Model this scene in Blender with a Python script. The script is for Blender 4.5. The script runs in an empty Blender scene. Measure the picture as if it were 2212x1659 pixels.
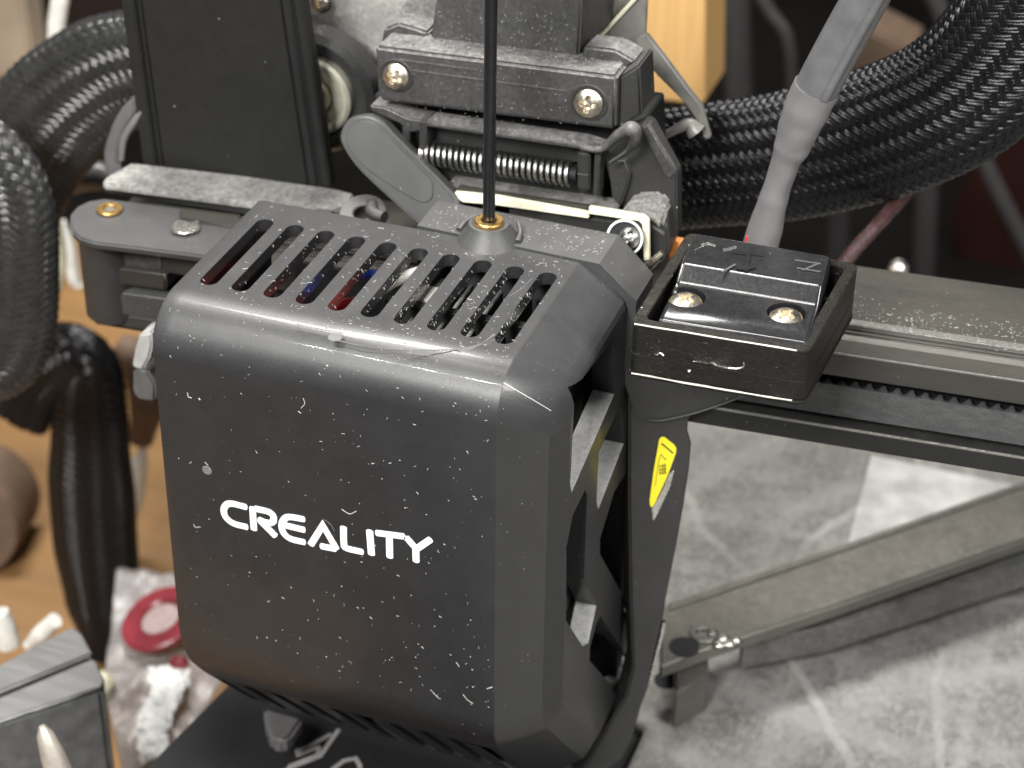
import bpy, bmesh, math, random
from mathutils import Vector, Matrix
from mathutils import noise as mnoise
random.seed(7)
S = 0.001                                   # the scene is authored in millimetres, built in metres
V = Vector
sc = bpy.context.scene
col = sc.collection

# ------------------------------------------------------------------ camera
RM = Matrix(((0.940960, 0.338293, 0.012340), (0.192858, -0.505763, -0.840839), (-0.278209, 0.793575, -0.541145)))
CP = V((76.1336, -212.1431, 144.8325)); FL = 4556.46
cam = bpy.data.cameras.new('camera'); co = bpy.data.objects.new('camera', cam); col.objects.link(co)
rot = Matrix((RM[0], -RM[1], -RM[2])).transposed()
co.matrix_world = Matrix.Translation(CP*S) @ rot.to_4x4()
cam.sensor_width = 36; cam.lens = FL/2212*36
cam.clip_start = 0.01; cam.clip_end = 20
cam.dof.use_dof = True; cam.dof.focus_distance = 0.28; cam.dof.aperture_fstop = 29
sc.camera = co
# ------------------------------------------------------------------ room light
w = bpy.data.worlds.new('World'); sc.world = w; w.use_nodes = True
bgn = w.node_tree.nodes['Background']; bgn.inputs[0].default_value = (.97, .98, 1, 1); bgn.inputs[1].default_value = 0.15
def area(name, loc, target, size, size_y, power, color=(1, .96, .9)):
    l = bpy.data.lights.new(name, 'AREA'); l.shape = 'RECTANGLE'; l.size = size*S; l.size_y = size_y*S
    l.energy = power; l.color = color
    o = bpy.data.objects.new(name, l); col.objects.link(o); o.location = V(loc)*S
    o.rotation_euler = (V(target)-V(loc)).to_track_quat('-Z', 'Y').to_euler()
    return o
area('ceiling_light', (-250, 350, 900), (0, 30, -20), 420, 200, 15, (1, .97, .93))
area('bench_lamp', (-60, -520, 420), (-10, 0, -30), 220, 130, 7.6, (1, .99, .97))
area('side_lamp', (420, -160, 330), (5, 20, -30), 160, 160, 2.8, (1, .98, .95))
for i in range(5):                          # a strip of light diodes above the printer
    area('strip_light_diode', (-124+i*15, -122, 212), (-20, 0, 0), 4, 3, 0.06, (1, .99, .95))
sc.view_settings.view_transform = 'Standard'; sc.view_settings.look = 'None'
sc.view_settings.exposure = 0; sc.view_settings.gamma = 1
sc.cycles.max_bounces = 6

# ------------------------------------------------------------------ measuring: a point of the place on a known plane
def P(px, py, x=None, y=None, z=None, pl=None):
    d = RM.transposed() @ V(((px-1106)/FL, (py-829.5)/FL, 1.0))
    if pl is not None: t = (pl[0]-CP).dot(pl[1])/d.dot(pl[1])
    elif x is not None: t = (x-CP.x)/d.x
    elif y is not None: t = (y-CP.y)/d.y
    else: t = (z-CP.z)/d.z
    return CP+d*t
def PL(pts, **k): return [P(a, b, **k) for a, b in pts]

# ------------------------------------------------------------------ materials
MATS = {}
def mat(name, base, rough=.5, metal=0., dust=0., speck=0., bump=.1, scale=1., dustcol=(.42, .41, .38), coat=0., trans=0., var=.15, up=True, stretch=None, brushed=0, speckcell=1.5, spec=.5, film=False):
    m = bpy.data.materials.new(name); m.use_nodes = True; MATS[name] = m
    nt = m.node_tree; N = nt.nodes; L = nt.links; b = N['Principled BSDF']
    b.inputs['Roughness'].default_value = rough; b.inputs['Metallic'].default_value = metal
    b.inputs['Specular IOR Level'].default_value = spec; b.inputs['Coat Weight'].default_value = coat; b.inputs['Coat Roughness'].default_value = .07; b.inputs['Transmission Weight'].default_value = trans
    tc = N.new('ShaderNodeTexCoord'); mp = N.new('ShaderNodeMapping'); L.new(tc.outputs['Object'], mp.inputs[0])
    s = 1000*scale; st = stretch or (1, 1, 1); mp.inputs['Scale'].default_value = (s*st[0], s*st[1], s*st[2])
    def noise(sc_, det=4, ro=.6, vec=None):
        n = N.new('ShaderNodeTexNoise'); n.inputs['Scale'].default_value = sc_; n.inputs['Detail'].default_value = det
        n.inputs['Roughness'].default_value = ro; L.new(vec or mp.outputs[0], n.inputs['Vector']); return n
    def ramp(inp, a, c, v0=0., v1=1.):
        r = N.new('ShaderNodeMapRange'); r.inputs[1].default_value = a; r.inputs[2].default_value = c
        r.inputs[3].default_value = v0; r.inputs[4].default_value = v1; r.clamp = True; L.new(inp, r.inputs[0]); return r.outputs[0]
    def math_(op, a, c):
        k = N.new('ShaderNodeMath'); k.operation = op
        for i, q in enumerate((a, c)):
            if isinstance(q, (int, float)): k.inputs[i].default_value = q
            else: L.new(q, k.inputs[i])
        return k.outputs[0]
    def mix(f, a, c):
        k = N.new('ShaderNodeMix'); k.data_type = 'RGBA'
        if isinstance(f, (int, float)): k.inputs[0].default_value = f
        else: L.new(f, k.inputs[0])
        for i, q in ((6, a), (7, c)):
            if isinstance(q, tuple): k.inputs[i].default_value = (*q, 1)
            else: L.new(q, k.inputs[i])
        return k.outputs[2]
    n1 = noise(.35); f1 = ramp(n1.outputs[0], .3, .7)
    c = mix(f1, tuple(q*(1-var) for q in base), tuple(min(1, q*(1+var)) for q in base))
    rsum = None
    if dust:
        n2 = noise(1.3, 7, .7); d = ramp(n2.outputs[0], .36, .68, .35, 1.1)
        n2b = noise(.12, 3, .6); d = math_('MULTIPLY', d, ramp(n2b.outputs[0], .3, .65, .4, 1.1))
        n3 = noise(7, 2, .6); d = math_('MULTIPLY', d, ramp(n3.outputs[0], .35, .62, .55, 1.25))
        if film:
            nf = noise(4, 3, .6); d = math_('MULTIPLY', ramp(n2b.outputs[0], .3, .7, .6, 1.0), ramp(nf.outputs[0], .35, .65, .85, 1.1))
        if up:
            g = N.new('ShaderNodeNewGeometry'); sx = N.new('ShaderNodeSeparateXYZ'); L.new(g.outputs['Normal'], sx.inputs[0])
            d = math_('MULTIPLY', d, ramp(sx.outputs[2], -.1, .9, .14, 1))
        d = math_('MINIMUM', math_('MULTIPLY', d, dust), 1.0)
        c = mix(d, c, dustcol); rsum = d
    if speck:
        nz = noise(2.5, 2, .5); vm = N.new('ShaderNodeVectorMath'); vm.operation = 'SCALE'; vm.inputs['Scale'].default_value = .5
        L.new(nz.outputs[1], vm.inputs[0]); va = N.new('ShaderNodeVectorMath'); va.operation = 'ADD'
        L.new(mp.outputs[0], va.inputs[0]); L.new(vm.outputs[0], va.inputs[1])
        tot = None
        for cell, rad, gate in ((speckcell, .1, .5), (speckcell*.45, .055, .55)):
            vo = N.new('ShaderNodeTexVoronoi'); vo.inputs['Scale'].default_value = 1/cell; L.new(va.outputs[0], vo.inputs['Vector'])
            k = ramp(vo.outputs['Distance'], rad/cell*.7, rad/cell*1.2, 1, 0)
            sx2 = N.new('ShaderNodeSeparateColor'); L.new(vo.outputs['Color'], sx2.inputs[0])
            gsel = ramp(sx2.outputs[0], 1-gate*speck, 1-gate*speck+.02); bsel = ramp(sx2.outputs[1], 0, 1, .25, 1)
            k = math_('MULTIPLY', math_('MULTIPLY', k, gsel), bsel)
            tot = k if tot is None else math_('MAXIMUM', tot, k)
        c = mix(tot, c, (.55, .55, .53))
    L.new(c, b.inputs['Base Color'])
    nr = noise(3, 5, .7); rr = ramp(nr.outputs[0], .3, .7, max(0, rough-.08), min(1, rough+.08))
    if rsum is not None: rr = math_('MAXIMUM', rr, math_('MULTIPLY', rsum, .9))
    L.new(rr, b.inputs['Roughness'])
    if bump:
        nb = noise(6 if not brushed else 3, 4, .7); bm_ = N.new('ShaderNodeBump'); bm_.inputs['Strength'].default_value = bump
        bm_.inputs['Distance'].default_value = .0002; L.new(nb.outputs[0], bm_.inputs['Height'])
        L.new(bm_.outputs[0], b.inputs['Normal'])
    return m
K = (.014, .014, .0145)
shell = mat('shell_plastic', (.0125, .0125, .013), .38, coat=.16, dust=.19, film=True, speck=.3, bump=.07, dustcol=(.27, .27, .275))
plast = mat('black_plastic', K, .42, film=True, dust=.2, speck=.4, bump=.35)
greyp = mat('worn_grey_plastic', (.03, .031, .033), .45, film=True, dust=.16, speck=.5, bump=.2)
dusty = mat('dusty_black_plastic', (.011, .011, .012), .4, dust=.9, speck=.9, bump=.9, dustcol=(.34, .33, .32))
ledge_m = mat('dust_coated_ledge', (.04, .04, .04), .8, dust=1.1, speck=.3, bump=1., dustcol=(.42, .41, .39), up=False)
matte = mat('anodised_black', (.010, .010, .0095), .55, spec=.35, dust=.04, speck=.12, bump=.05)
beamm = mat('anodised_beam', (.035, .033, .03), .34, metal=.4, dust=.16, film=True, speck=.3, bump=.08, dustcol=(.4, .38, .33), stretch=(.25, 1, 1))
dark = mat('deep_black', (.006, .006, .007), .7, bump=0)
gloss = mat('gloss_black_plastic', (.012, .012, .014), .2, speck=.15, bump=.04, dust=.05)
tray_m = mat('printed_black_plastic', (.005, .0045, .0035), .3, spec=.3, speck=.8, dust=.1, bump=.5, dustcol=(.3, .28, .24), stretch=(.5, .5, 5))
steel = mat('bright_steel', (.72, .70, .66), .25, metal=1, bump=.3, var=.2)
warmsteel = mat('warm_steel', (.80, .74, .62), .3, metal=1, bump=.2, var=.2)
springm = mat('spring_steel', (.42, .42, .41), .3, metal=1, bump=.3, dust=.3, var=.3, dustcol=(.35, .34, .32))
brass = mat('brass', (.85, .55, .2), .3, metal=1, bump=.2)
cream = mat('cream_sheet_edge', (.85, .82, .62), .5, bump=.1)
white = mat('white_print', (.85, .87, .87), .5, bump=0, var=.02)
whitec = mat('white_insulation', (.75, .74, .68), .45, bump=.05)
creamc = mat('yellowed_insulation', (.66, .62, .44), .45, bump=.05)
red = mat('red_insulation', (.55, .04, .03), .4, bump=0)
blue = mat('blue_insulation', (.03, .1, .6), .35, bump=0)
orange = mat('orange_plastic', (.8, .28, .06), .5, bump=0)
yellow = mat('yellow_label', (.85, .74, .03), .4, bump=0, var=.03)
ink = mat('black_ink', (.02, .02, .02), .5, bump=0)
braidm = mat('braid_filament', (.03, .03, .03), .22, bump=0, var=.3)
braidd = mat('braid_filament_dull', (.005, .005, .006), .27, spec=.33, bump=0, var=.3)
braidr = mat('braid_filament_red', (.05, .022, .022), .5, bump=0, var=.5)
shrink = mat('grey_heatshrink', (.152, .147, .149), .42, bump=.15, speck=.1, var=.08)
cablem = mat('grey_cable_sheath', (.105, .105, .108), .38, bump=.1, speck=.5)
filam = mat('black_filament', (.01, .01, .011), .22, bump=.05)
woodp = mat('pale_pine', (.62, .38, .15), .5, bump=.1, stretch=(3, 3, .12), var=.12)
woodd = mat('orange_desk_wood', (.22, .12, .045), .5, bump=.1, stretch=(.05, .4, .4), scale=.2, var=.45)
tan = mat('tan_board', (.34, .28, .21), .6, bump=.1, scale=.2)
cabinet = mat('dark_cabinet', (.004, .0035, .003), .9, spec=.08, bump=.1, scale=.03, var=.6)
brownm = mat('brown_cardboard', (.11, .07, .045), .7, bump=.2, scale=.15, var=.5)
greyal = mat('brushed_aluminium', (.28, .28, .28), .35, metal=.8, bump=.1, stretch=(.05, 1.5, 1.5))
greyd = mat('grey_painted_metal', (.10, .10, .098), .5, bump=.15, var=.25)
basep = mat('black_base_sheet', (.012, .012, .013), .5, bump=.2)
greyk = mat('grey_logo_ink', (.28, .26, .25), .5, bump=0)
bagm = mat('clear_bag_film', (.55, .52, .51), .3, trans=.6, bump=.4, scale=.3)
redd = mat('red_reel_plastic', (.17, .02, .028), .35, bump=.1, scale=.3, var=.4)
foil = mat('white_foam_beads', (.85, .85, .83), .6, bump=1.2, scale=.4)
clearp = mat('smoky_plate', (.30, .285, .245), .3, metal=.3, bump=.1, scale=.3, var=.3)
tyre = mat('black_tyre', (.03, .03, .03), .28, bump=.05)
ringm = mat('pale_bearing_steel', (.66, .64, .52), .38, metal=.55, bump=.05)
zipm = mat('smoky_nylon', (.17, .165, .15), .35, bump=.1)
# scratched metal plate of the bed
def bed_material():
    m = mat('scratched_bed_plate', (.19, .188, .178), .42, metal=.35, bump=.25, scale=1.5, var=.3)
    nt = m.node_tree; N = nt.nodes; L = nt.links; b = N['Principled BSDF']
    tc = N.new('ShaderNodeTexCoord'); src = b.inputs['Base Color'].links[0].from_socket
    for ang, sx, sy, th, amt in ((.5, 9, .35, .62, .2), (-.35, 8, .5, .63, .18), (0, 240, 130, .54, .22), (.9, 6, .8, .61, .15)):
        mp = N.new('ShaderNodeMapping'); mp.inputs['Rotation'].default_value[2] = ang; mp.inputs['Scale'].default_value = (sx*10, sy*10, 1)
        if sx > 100: mp.inputs['Scale'].default_value = (900, 500, 1)
        L.new(tc.outputs['Object'], mp.inputs[0])
        n = N.new('ShaderNodeTexNoise'); n.inputs['Scale'].default_value = 1; n.inputs['Detail'].default_value = 4; n.inputs['Distortion'].default_value = .3
        L.new(mp.outputs[0], n.inputs[0])
        r = N.new('ShaderNodeMapRange'); r.inputs[1].default_value = th-.05; r.inputs[2].default_value = th+.06; r.inputs[4].default_value = amt; L.new(n.outputs[0], r.inputs[0])
        k = N.new('ShaderNodeMix'); k.data_type = 'RGBA'; L.new(r.outputs[0], k.inputs[0]); L.new(src, k.inputs[6]); k.inputs[7].default_value = (.45, .445, .425, 1)
        src = k.outputs[2]
    # long thin scratches: band-limited lines
    for ang, off in ((.42, .11), (-.25, .3), (1.1, .55), (.1, .8), (-.6, .42), (.75, .7)):
        mp = N.new('ShaderNodeMapping'); mp.inputs['Rotation'].default_value[2] = ang; mp.inputs['Location'].default_value = (off, off*2, 0); mp.inputs['Scale'].default_value = (1, 1, 1)
        L.new(tc.outputs['Object'], mp.inputs[0])
        wv = N.new('ShaderNodeTexWave'); wv.inputs['Scale'].default_value = 5.5; wv.inputs['Distortion'].default_value = 1.2; wv.inputs['Detail'].default_value = 3; wv.inputs['Detail Scale'].default_value = 3
        L.new(mp.outputs[0], wv.inputs[0])
        r = N.new('ShaderNodeMapRange'); r.inputs[1].default_value = .9965; r.inputs[2].default_value = .9995; r.inputs[4].default_value = .45; L.new(wv.outputs[1], r.inputs[0])
        n = N.new('ShaderNodeTexNoise'); n.inputs['Scale'].default_value = 25; L.new(mp.outputs[0], n.inputs[0])
        r2 = N.new('ShaderNodeMapRange'); r2.inputs[1].default_value = .45; r2.inputs[2].default_value = .6; L.new(n.outputs[0], r2.inputs[0])
        mu = N.new('ShaderNodeMath'); mu.operation = 'MULTIPLY'; L.new(r.outputs[0], mu.inputs[0]); L.new(r2.outputs[0], mu.inputs[1])
        k = N.new('ShaderNodeMix'); k.data_type = 'RGBA'; L.new(mu.outputs[0], k.inputs[0]); L.new(src, k.inputs[6]); k.inputs[7].default_value = (.52, .51, .49, 1)
        src = k.outputs[2]
    for cx_, cy_, sc_, amt in ((.045, .11, 16, .3), (.09, .02, 11, .25), (.02, -.01, 19, .2)):      # faint wiped circles
        mp = N.new('ShaderNodeMapping'); mp.inputs['Location'].default_value = (-cx_, -cy_, 0); L.new(tc.outputs['Object'], mp.inputs[0])
        wv = N.new('ShaderNodeTexWave'); wv.wave_type = 'RINGS'; wv.rings_direction = 'Z'; wv.inputs['Scale'].default_value = sc_; wv.inputs['Distortion'].default_value = 2.5; wv.inputs['Detail'].default_value = 4; wv.inputs['Detail Scale'].default_value = 1.5
        L.new(mp.outputs[0], wv.inputs[0])
        r = N.new('ShaderNodeMapRange'); r.inputs[1].default_value = .8; r.inputs[2].default_value = 1; r.inputs[4].default_value = amt; L.new(wv.outputs[1], r.inputs[0])
        k = N.new('ShaderNodeMix'); k.data_type = 'RGBA'; L.new(r.outputs[0], k.inputs[0]); L.new(src, k.inputs[6]); k.inputs[7].default_value = (.38, .375, .36, 1); src = k.outputs[2]
    mp = N.new('ShaderNodeMapping'); mp.inputs['Scale'].default_value = (22, 30, 1); mp.inputs['Rotation'].default_value[2] = .5; L.new(tc.outputs['Object'], mp.inputs[0])  # broad darker patches put shadow and reflection into the bed colour
    n = N.new('ShaderNodeTexNoise'); n.inputs['Scale'].default_value = 1; n.inputs['Detail'].default_value = 5; n.inputs['Distortion'].default_value = 1.2; L.new(mp.outputs[0], n.inputs[0])
    r = N.new('ShaderNodeMapRange'); r.inputs[1].default_value = .38; r.inputs[2].default_value = .62; r.inputs[3].default_value = .28; r.inputs[4].default_value = 0; L.new(n.outputs[0], r.inputs[0])
    k = N.new('ShaderNodeMix'); k.data_type = 'RGBA'; L.new(r.outputs[0], k.inputs[0]); L.new(src, k.inputs[6]); k.inputs[7].default_value = (.13, .125, .115, 1); src = k.outputs[2]
    L.new(src, b.inputs['Base Color'])
    return m
bedm = bed_material()

# ------------------------------------------------------------------ building helpers
def link_mesh(name, verts, faces, m, parent=None, smooth=30, bevel=0., seg=2, recalc=True, origin=None):
    me = bpy.data.meshes.new(name)
    bm = bmesh.new(); vs = [bm.verts.new(V(v)*S) for v in verts]
    for f in faces:
        try: bm.faces.new([vs[i] for i in f])
        except ValueError: pass
    if bevel: 
        bmesh.ops.recalc_face_normals(bm, faces=bm.faces)
        ed = [e for e in bm.edges if len(e.link_faces) == 2 and e.calc_face_angle(0) > .45]
        bmesh.ops.bevel(bm, geom=ed, offset=bevel*S, segments=3, affect='EDGES', clamp_overlap=True)
    if recalc: bmesh.ops.recalc_face_normals(bm, faces=bm.faces)
    bm.to_mesh(me); bm.free()
    if smooth:
        for p in me.polygons: p.use_smooth = True
        me.set_sharp_from_angle(angle=math.radians(max(smooth, 40) if bevel else smooth))
    me.materials.append(m)
    o = bpy.data.objects.new(name, me); col.objects.link(o)
    if parent: o.parent = parent
    if bevel: o.modifiers.new('normals', 'WEIGHTED_NORMAL').keep_sharp = True
    return o
def closed(pts, n=3):
    k = len(pts); out = []
    for i in range(k):
        a, b, c, d = [V((*pts[(i+j) % k], 0)) for j in (-1, 0, 1, 2)]
        for q in range(n):
            t = q/n; e = .5*((2*b)+(c-a)*t+(2*a-5*b+4*c-d)*t*t+(3*b-a-3*c+d)*t**3); out.append((e.x, e.y))
    return out
def tag(o, label, cat, group=None, kind=None):
    if label: o['label'] = label
    if cat: o['category'] = cat
    if group: o['group'] = group
    if kind: o['kind'] = kind
    return o
def thing(name, label, cat, group=None):
    o = bpy.data.objects.new(name, None); o.empty_display_size = .01; col.objects.link(o)
    return tag(o, label, cat, group)
def prism(name, pts, ext, m, parent=None, bevel=.25, smooth=30):
    n = len(pts); ext = V(ext); vs = list(pts)+[p+ext for p in pts]
    fs = [list(range(n)), list(range(2*n-1, n-1, -1))]+[[i, (i+1) % n, n+(i+1) % n, n+i] for i in range(n)]
    return link_mesh(name, vs, fs, m, parent, smooth, bevel)
def box(name, x0, x1, y0, y1, z0, z1, m, parent=None, bevel=.25, tilt=0., xref=50.):
    f = lambda x: tilt*(x-xref)
    pts = [V((x0, y0, z0+f(x0))), V((x1, y0, z0+f(x1))), V((x1, y0, z1+f(x1))), V((x0, y0, z1+f(x0)))]
    return prism(name, pts, (0, y1-y0, 0), m, parent, bevel)
def catmull(pts, n=8):
    pts = [V(p) for p in pts]; P_ = [pts[0]*2-pts[1]]+pts+[pts[-1]*2-pts[-2]]; out = []
    for i in range(1, len(P_)-2):
        a, b, c, d = P_[i-1:i+3]
        for k in range(n):
            t = k/n
            out.append(.5*((2*b)+(c-a)*t+(2*a-5*b+4*c-d)*t*t+(3*b-a-3*c+d)*t**3))
    out.append(pts[-1]); return out
def lerp_list(vals, n, total):
    out = []
    for i in range(total):
        t = i/(total-1)*(len(vals)-1); k = min(int(t), len(vals)-2); u = t-k; u = u*u*(3-2*u)
        out.append(vals[k]*(1-u)+vals[k+1]*u)
    return out
def frames(path, wide=None):
    T = [(path[min(i+1, len(path)-1)]-path[max(i-1, 0)]).normalized() for i in range(len(path))]
    n = V(wide) if wide else T[0].orthogonal(); out = []
    for t in T:
        n = (n-t*n.dot(t)).normalized(); out.append((t, n, t.cross(n)))
    return out
def tube(name, pts, r, m, parent=None, seg=14, n=8, flat=1., wide=None, cap=True, rough=0.):
    path = catmull(pts, n); fr = frames(path, wide); tot = len(path)
    rs = lerp_list(r, n, tot) if isinstance(r, (list, tuple)) else [r]*tot
    vs = []; fs = []
    for i, p in enumerate(path):
        t, a, b = fr[i]
        for k in range(seg):
            q = 2*math.pi*k/seg
            d = a*math.cos(q)+b*math.sin(q)*flat
            rr = rs[i]
            if rough: rr += rough*mnoise.noise(p*.35+d*1.2)
            vs.append(p+d*rr)
    for i in range(tot-1):
        for k in range(seg):
            fs.append([i*seg+k, i*seg+(k+1) % seg, (i+1)*seg+(k+1) % seg, (i+1)*seg+k])
    if cap: fs.append(list(range(seg))[::-1]); fs.append([(tot-1)*seg+k for k in range(seg)])
    return link_mesh(name, vs, fs, m, parent, 50)
def lathe(name, prof, c, ax, m, parent=None, seg=32, smooth=30):
    """prof: list of (radius, height) along ax from c"""
    ax = V(ax).normalized(); a = ax.orthogonal().normalized(); b = ax.cross(a); vs = []; fs = []
    for r, h in prof:
        for k in range(seg):
            q = 2*math.pi*k/seg; vs.append(V(c)+ax*h+(a*math.cos(q)+b*math.sin(q))*max(r, .001))
    for i in range(len(prof)-1):
        for k in range(seg): fs.append([i*seg+k, i*seg+(k+1) % seg, (i+1)*seg+(k+1) % seg, (i+1)*seg+k])
    fs.append(list(range(seg))); fs.append([(len(prof)-1)*seg+k for k in range(seg)])
    return link_mesh(name, vs, fs, m, parent, smooth)
def ringprof(r0, r1, h): return [(r0, 0), (r1, 0), (r1, h), (r0, h)]
def ring(name, r0, r1, h, c, ax, m, parent=None, seg=40, round_=.2):
    ax = V(ax).normalized(); a = ax.orthogonal().normalized(); b = ax.cross(a); e = min(round_, (r1-r0)*.3, h*.3)
    prof = [(r0, e), (r0+e, 0), (r1-e, 0), (r1, e), (r1, h-e), (r1-e, h), (r0+e, h), (r0, h-e)]; vs = []; fs = []
    for r, h_ in prof:
        for k in range(seg):
            q = 2*math.pi*k/seg; vs.append(V(c)+ax*h_+(a*math.cos(q)+b*math.sin(q))*r)
    n = len(prof)
    for i in range(n):
        j = (i+1) % n
        for k in range(seg): fs.append([i*seg+k, i*seg+(k+1) % seg, j*seg+(k+1) % seg, j*seg+k])
    return link_mesh(name, vs, fs, m, parent, 40)
def screw(name, c, ax, r, m, parent, h=None, recess=True, rot_=.4):
    """a domed head with a real cross recess"""
    h = h or r*.55; ax = V(ax).normalized(); a = ax.orthogonal().normalized(); a = Matrix.Rotation(rot_, 3, ax) @ a; b = ax.cross(a)
    vs = [V(c)+ax*(h if not recess else h-.5*r)]; fs = []; R_ = [.1, .2, .3, .4, .5, .6, .75, .9, 1, 1.02, 1.0]; seg = 40
    for j, q in enumerate(R_):
        for k in range(seg):
            th = 2*math.pi*k/seg; x, y = q*math.cos(th), q*math.sin(th)
            z = h*(1-.75*q*q) if q < 1 else (0.12*h if j == 9 else -.1*h)
            if recess and q < .62:
                dd = min(abs(x) if abs(y) < .58 else 9, abs(y) if abs(x) < .58 else 9)
                if dd < .15: z -= .5*r*(1-max(0, q-.35)*2.2)
                elif q < .3: z -= .25*r
            vs.append(V(c)+ax*z+(a*x+b*y)*r)
    for k in range(seg): fs.append([0, 1+k, 1+(k+1) % seg])
    for j in range(len(R_)-1):
        for k in range(seg): fs.append([1+j*seg+k, 1+(j+1)*seg+k, 1+(j+1)*seg+(k+1) % seg, 1+j*seg+(k+1) % seg])
    fs.append([1+(len(R_)-1)*seg+k for k in range(seg)])
    return link_mesh(name, vs, fs, m, parent, 35)
def stroke(name, pts, wd, nrm, thick, m, parent, lift=0.):
    """flat strokes with round ends, raised by thick, on a plane of normal nrm"""
    nrm = V(nrm).normalized(); pts = [V(p)+nrm*lift for p in pts]; out_l = []; out_r = []
    n = len(pts); h = wd/2
    for i, p in enumerate(pts):
        d0 = (pts[i]-pts[i-1]).normalized() if i else (pts[1]-pts[0]).normalized()
        d1 = (pts[i+1]-pts[i]).normalized() if i < n-1 else d0
        t = (d0+d1).normalized(); s_ = nrm.cross(t).normalized(); k = 1/max(.5, t.dot(d1))
        if i == 0 and n > 1:
            for q in range(5): an = math.pi/2*(q-4)/4; out_l.append(p+s_*h*math.cos(an)+d0*h*math.sin(an)*.5); out_r.append(p-s_*h*math.cos(an)+d0*h*math.sin(an)*.5)
        elif i == n-1:
            for q in range(5): an = math.pi/2*q/4; out_l.append(p+s_*h*math.cos(an)+d0*h*math.sin(an)*.5); out_r.append(p-s_*h*math.cos(an)+d0*h*math.sin(an)*.5)
        else: out_l.append(p+s_*h*k); out_r.append(p-s_*h*k)
    m_ = len(out_l); vs = out_l+out_r+[q+nrm*thick for q in out_l+out_r]; fs = []
    for i in range(m_-1):
        fs += [[i, i+1, m_+i+1, m_+i], [2*m_+i, 2*m_+i+1, 3*m_+i+1, 3*m_+i], [i, i+1, 2*m_+i+1, 2*m_+i], [m_+i, m_+i+1, 3*m_+i+1, 3*m_+i]]
    fs += [[0, m_, 3*m_, 2*m_], [m_-1, 2*m_-1, 4*m_-1, 3*m_-1]]
    return vs, fs
def strokes(name, lines, wd, nrm, thick, m, parent, smooth_=False):
    vs = []; fs = []
    for i, l in enumerate(lines):
        if len(l) > 3 and smooth_: l = catmull(l, 4)
        v, f = stroke(name, l, wd, nrm, thick+.03*i, m, parent); b = len(vs); vs += v; fs += [[q+b for q in g] for g in f]
    return link_mesh(name, vs, fs, m, parent, 0)
def boolean(o, cutters):
    for c in cutters:
        md = o.modifiers.new('cut', 'BOOLEAN'); md.object = c; md.operation = 'DIFFERENCE'; md.solver = 'EXACT'
    dg = bpy.context.evaluated_depsgraph_get(); dg.update()
    me = bpy.data.meshes.new_from_object(o.evaluated_get(dg)); me.name = o.name
    o.modifiers.clear(); old = o.data; o.data = me
    for c in cutters: bpy.data.objects.remove(c, do_unlink=True)
    for p in me.polygons: p.use_smooth = True
    me.set_sharp_from_angle(angle=math.radians(24))
    return o
def braid(name, pts, rad, m, parent=None, wide=None, flat=.5, N=18, pitch=26., w_=None, th=.32, core=True, n=10, fils=2, twist=0.):
    """woven sleeve: two families of strands passing over and under each other round a path"""
    base = catmull(pts, n); 
    # resample by arc length
    L_ = [0.]
    for i in range(1, len(base)): L_.append(L_[-1]+(base[i]-base[i-1]).length)
    tot = L_[-1]; step = .85; cnt = max(8, int(tot/step)); path = []; j = 0; ts = []
    for i in range(cnt+1):
        s_ = tot*i/cnt
        while j < len(L_)-2 and L_[j+1] < s_: j += 1
        u = (s_-L_[j])/max(1e-9, L_[j+1]-L_[j]); path.append(base[j].lerp(base[j+1], u)); ts.append(s_)
    fr = frames(path, wide); rs = lerp_list(rad, n, cnt+1) if isinstance(rad, (list, tuple)) else [rad]*(cnt+1)
    vs = []; fs = []; w_ = w_ or .5
    def surf(i, q, h):
        t, a, b = fr[i]; r = rs[i]
        x = math.cos(q); y = math.sin(q)
        # superellipse: a flattened tube with round edges
        d = a*(x*r)+b*(y*r*flat); nr = (a*(x*flat)+b*y).normalized()
        return path[i]+d+nr*h, nr
    per = rs[0]*math.pi*(1+flat)
    wd = per/N/fils*.52
    for fam in (1, -1):
        for i0 in range(N):
            for f_ in range(fils):
                off = (f_-(fils-1)/2)*2*math.pi/N/fils*.82
                rows = []; 
                for i in range(cnt+1):
                    ws = 2*math.pi*ts[i]/pitch
                    q = 2*math.pi*i0/N+fam*ws+off
                    jx = i0+fam*N*2*ws/(2*math.pi)      # strand of the other family being crossed
                    h = fam*th*.55*math.cos(math.pi/2*(i0+jx)+math.pi/4)
                    rows.append(surf(i, q, h+th*.6))
                base_i = len(vs)
                for i, (p, nr) in enumerate(rows):
                    t = (rows[min(i+1, cnt)][0]-rows[max(i-1, 0)][0]).normalized(); s_ = t.cross(nr)
                    vs += [p-s_*wd, p+nr*th*.55-s_*wd*.5, p+nr*th*.55+s_*wd*.5, p+s_*wd]
                for i in range(cnt):
                    for k in range(3): fs.append([base_i+i*4+k, base_i+i*4+k+1, base_i+(i+1)*4+k+1, base_i+(i+1)*4+k])
    o = link_mesh(name, vs, fs, m, parent, 80, recalc=False)
    o['kind'] = 'stuff'
    if core:
        tube('wire_core', [path[k] for k in range(0, cnt+1, max(1, cnt//30))], [rs[k]-.15 for k in range(0, cnt+1, max(1, cnt//30))], dark, parent, seg=20, n=2, flat=flat, wide=wide)
    return o

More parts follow.
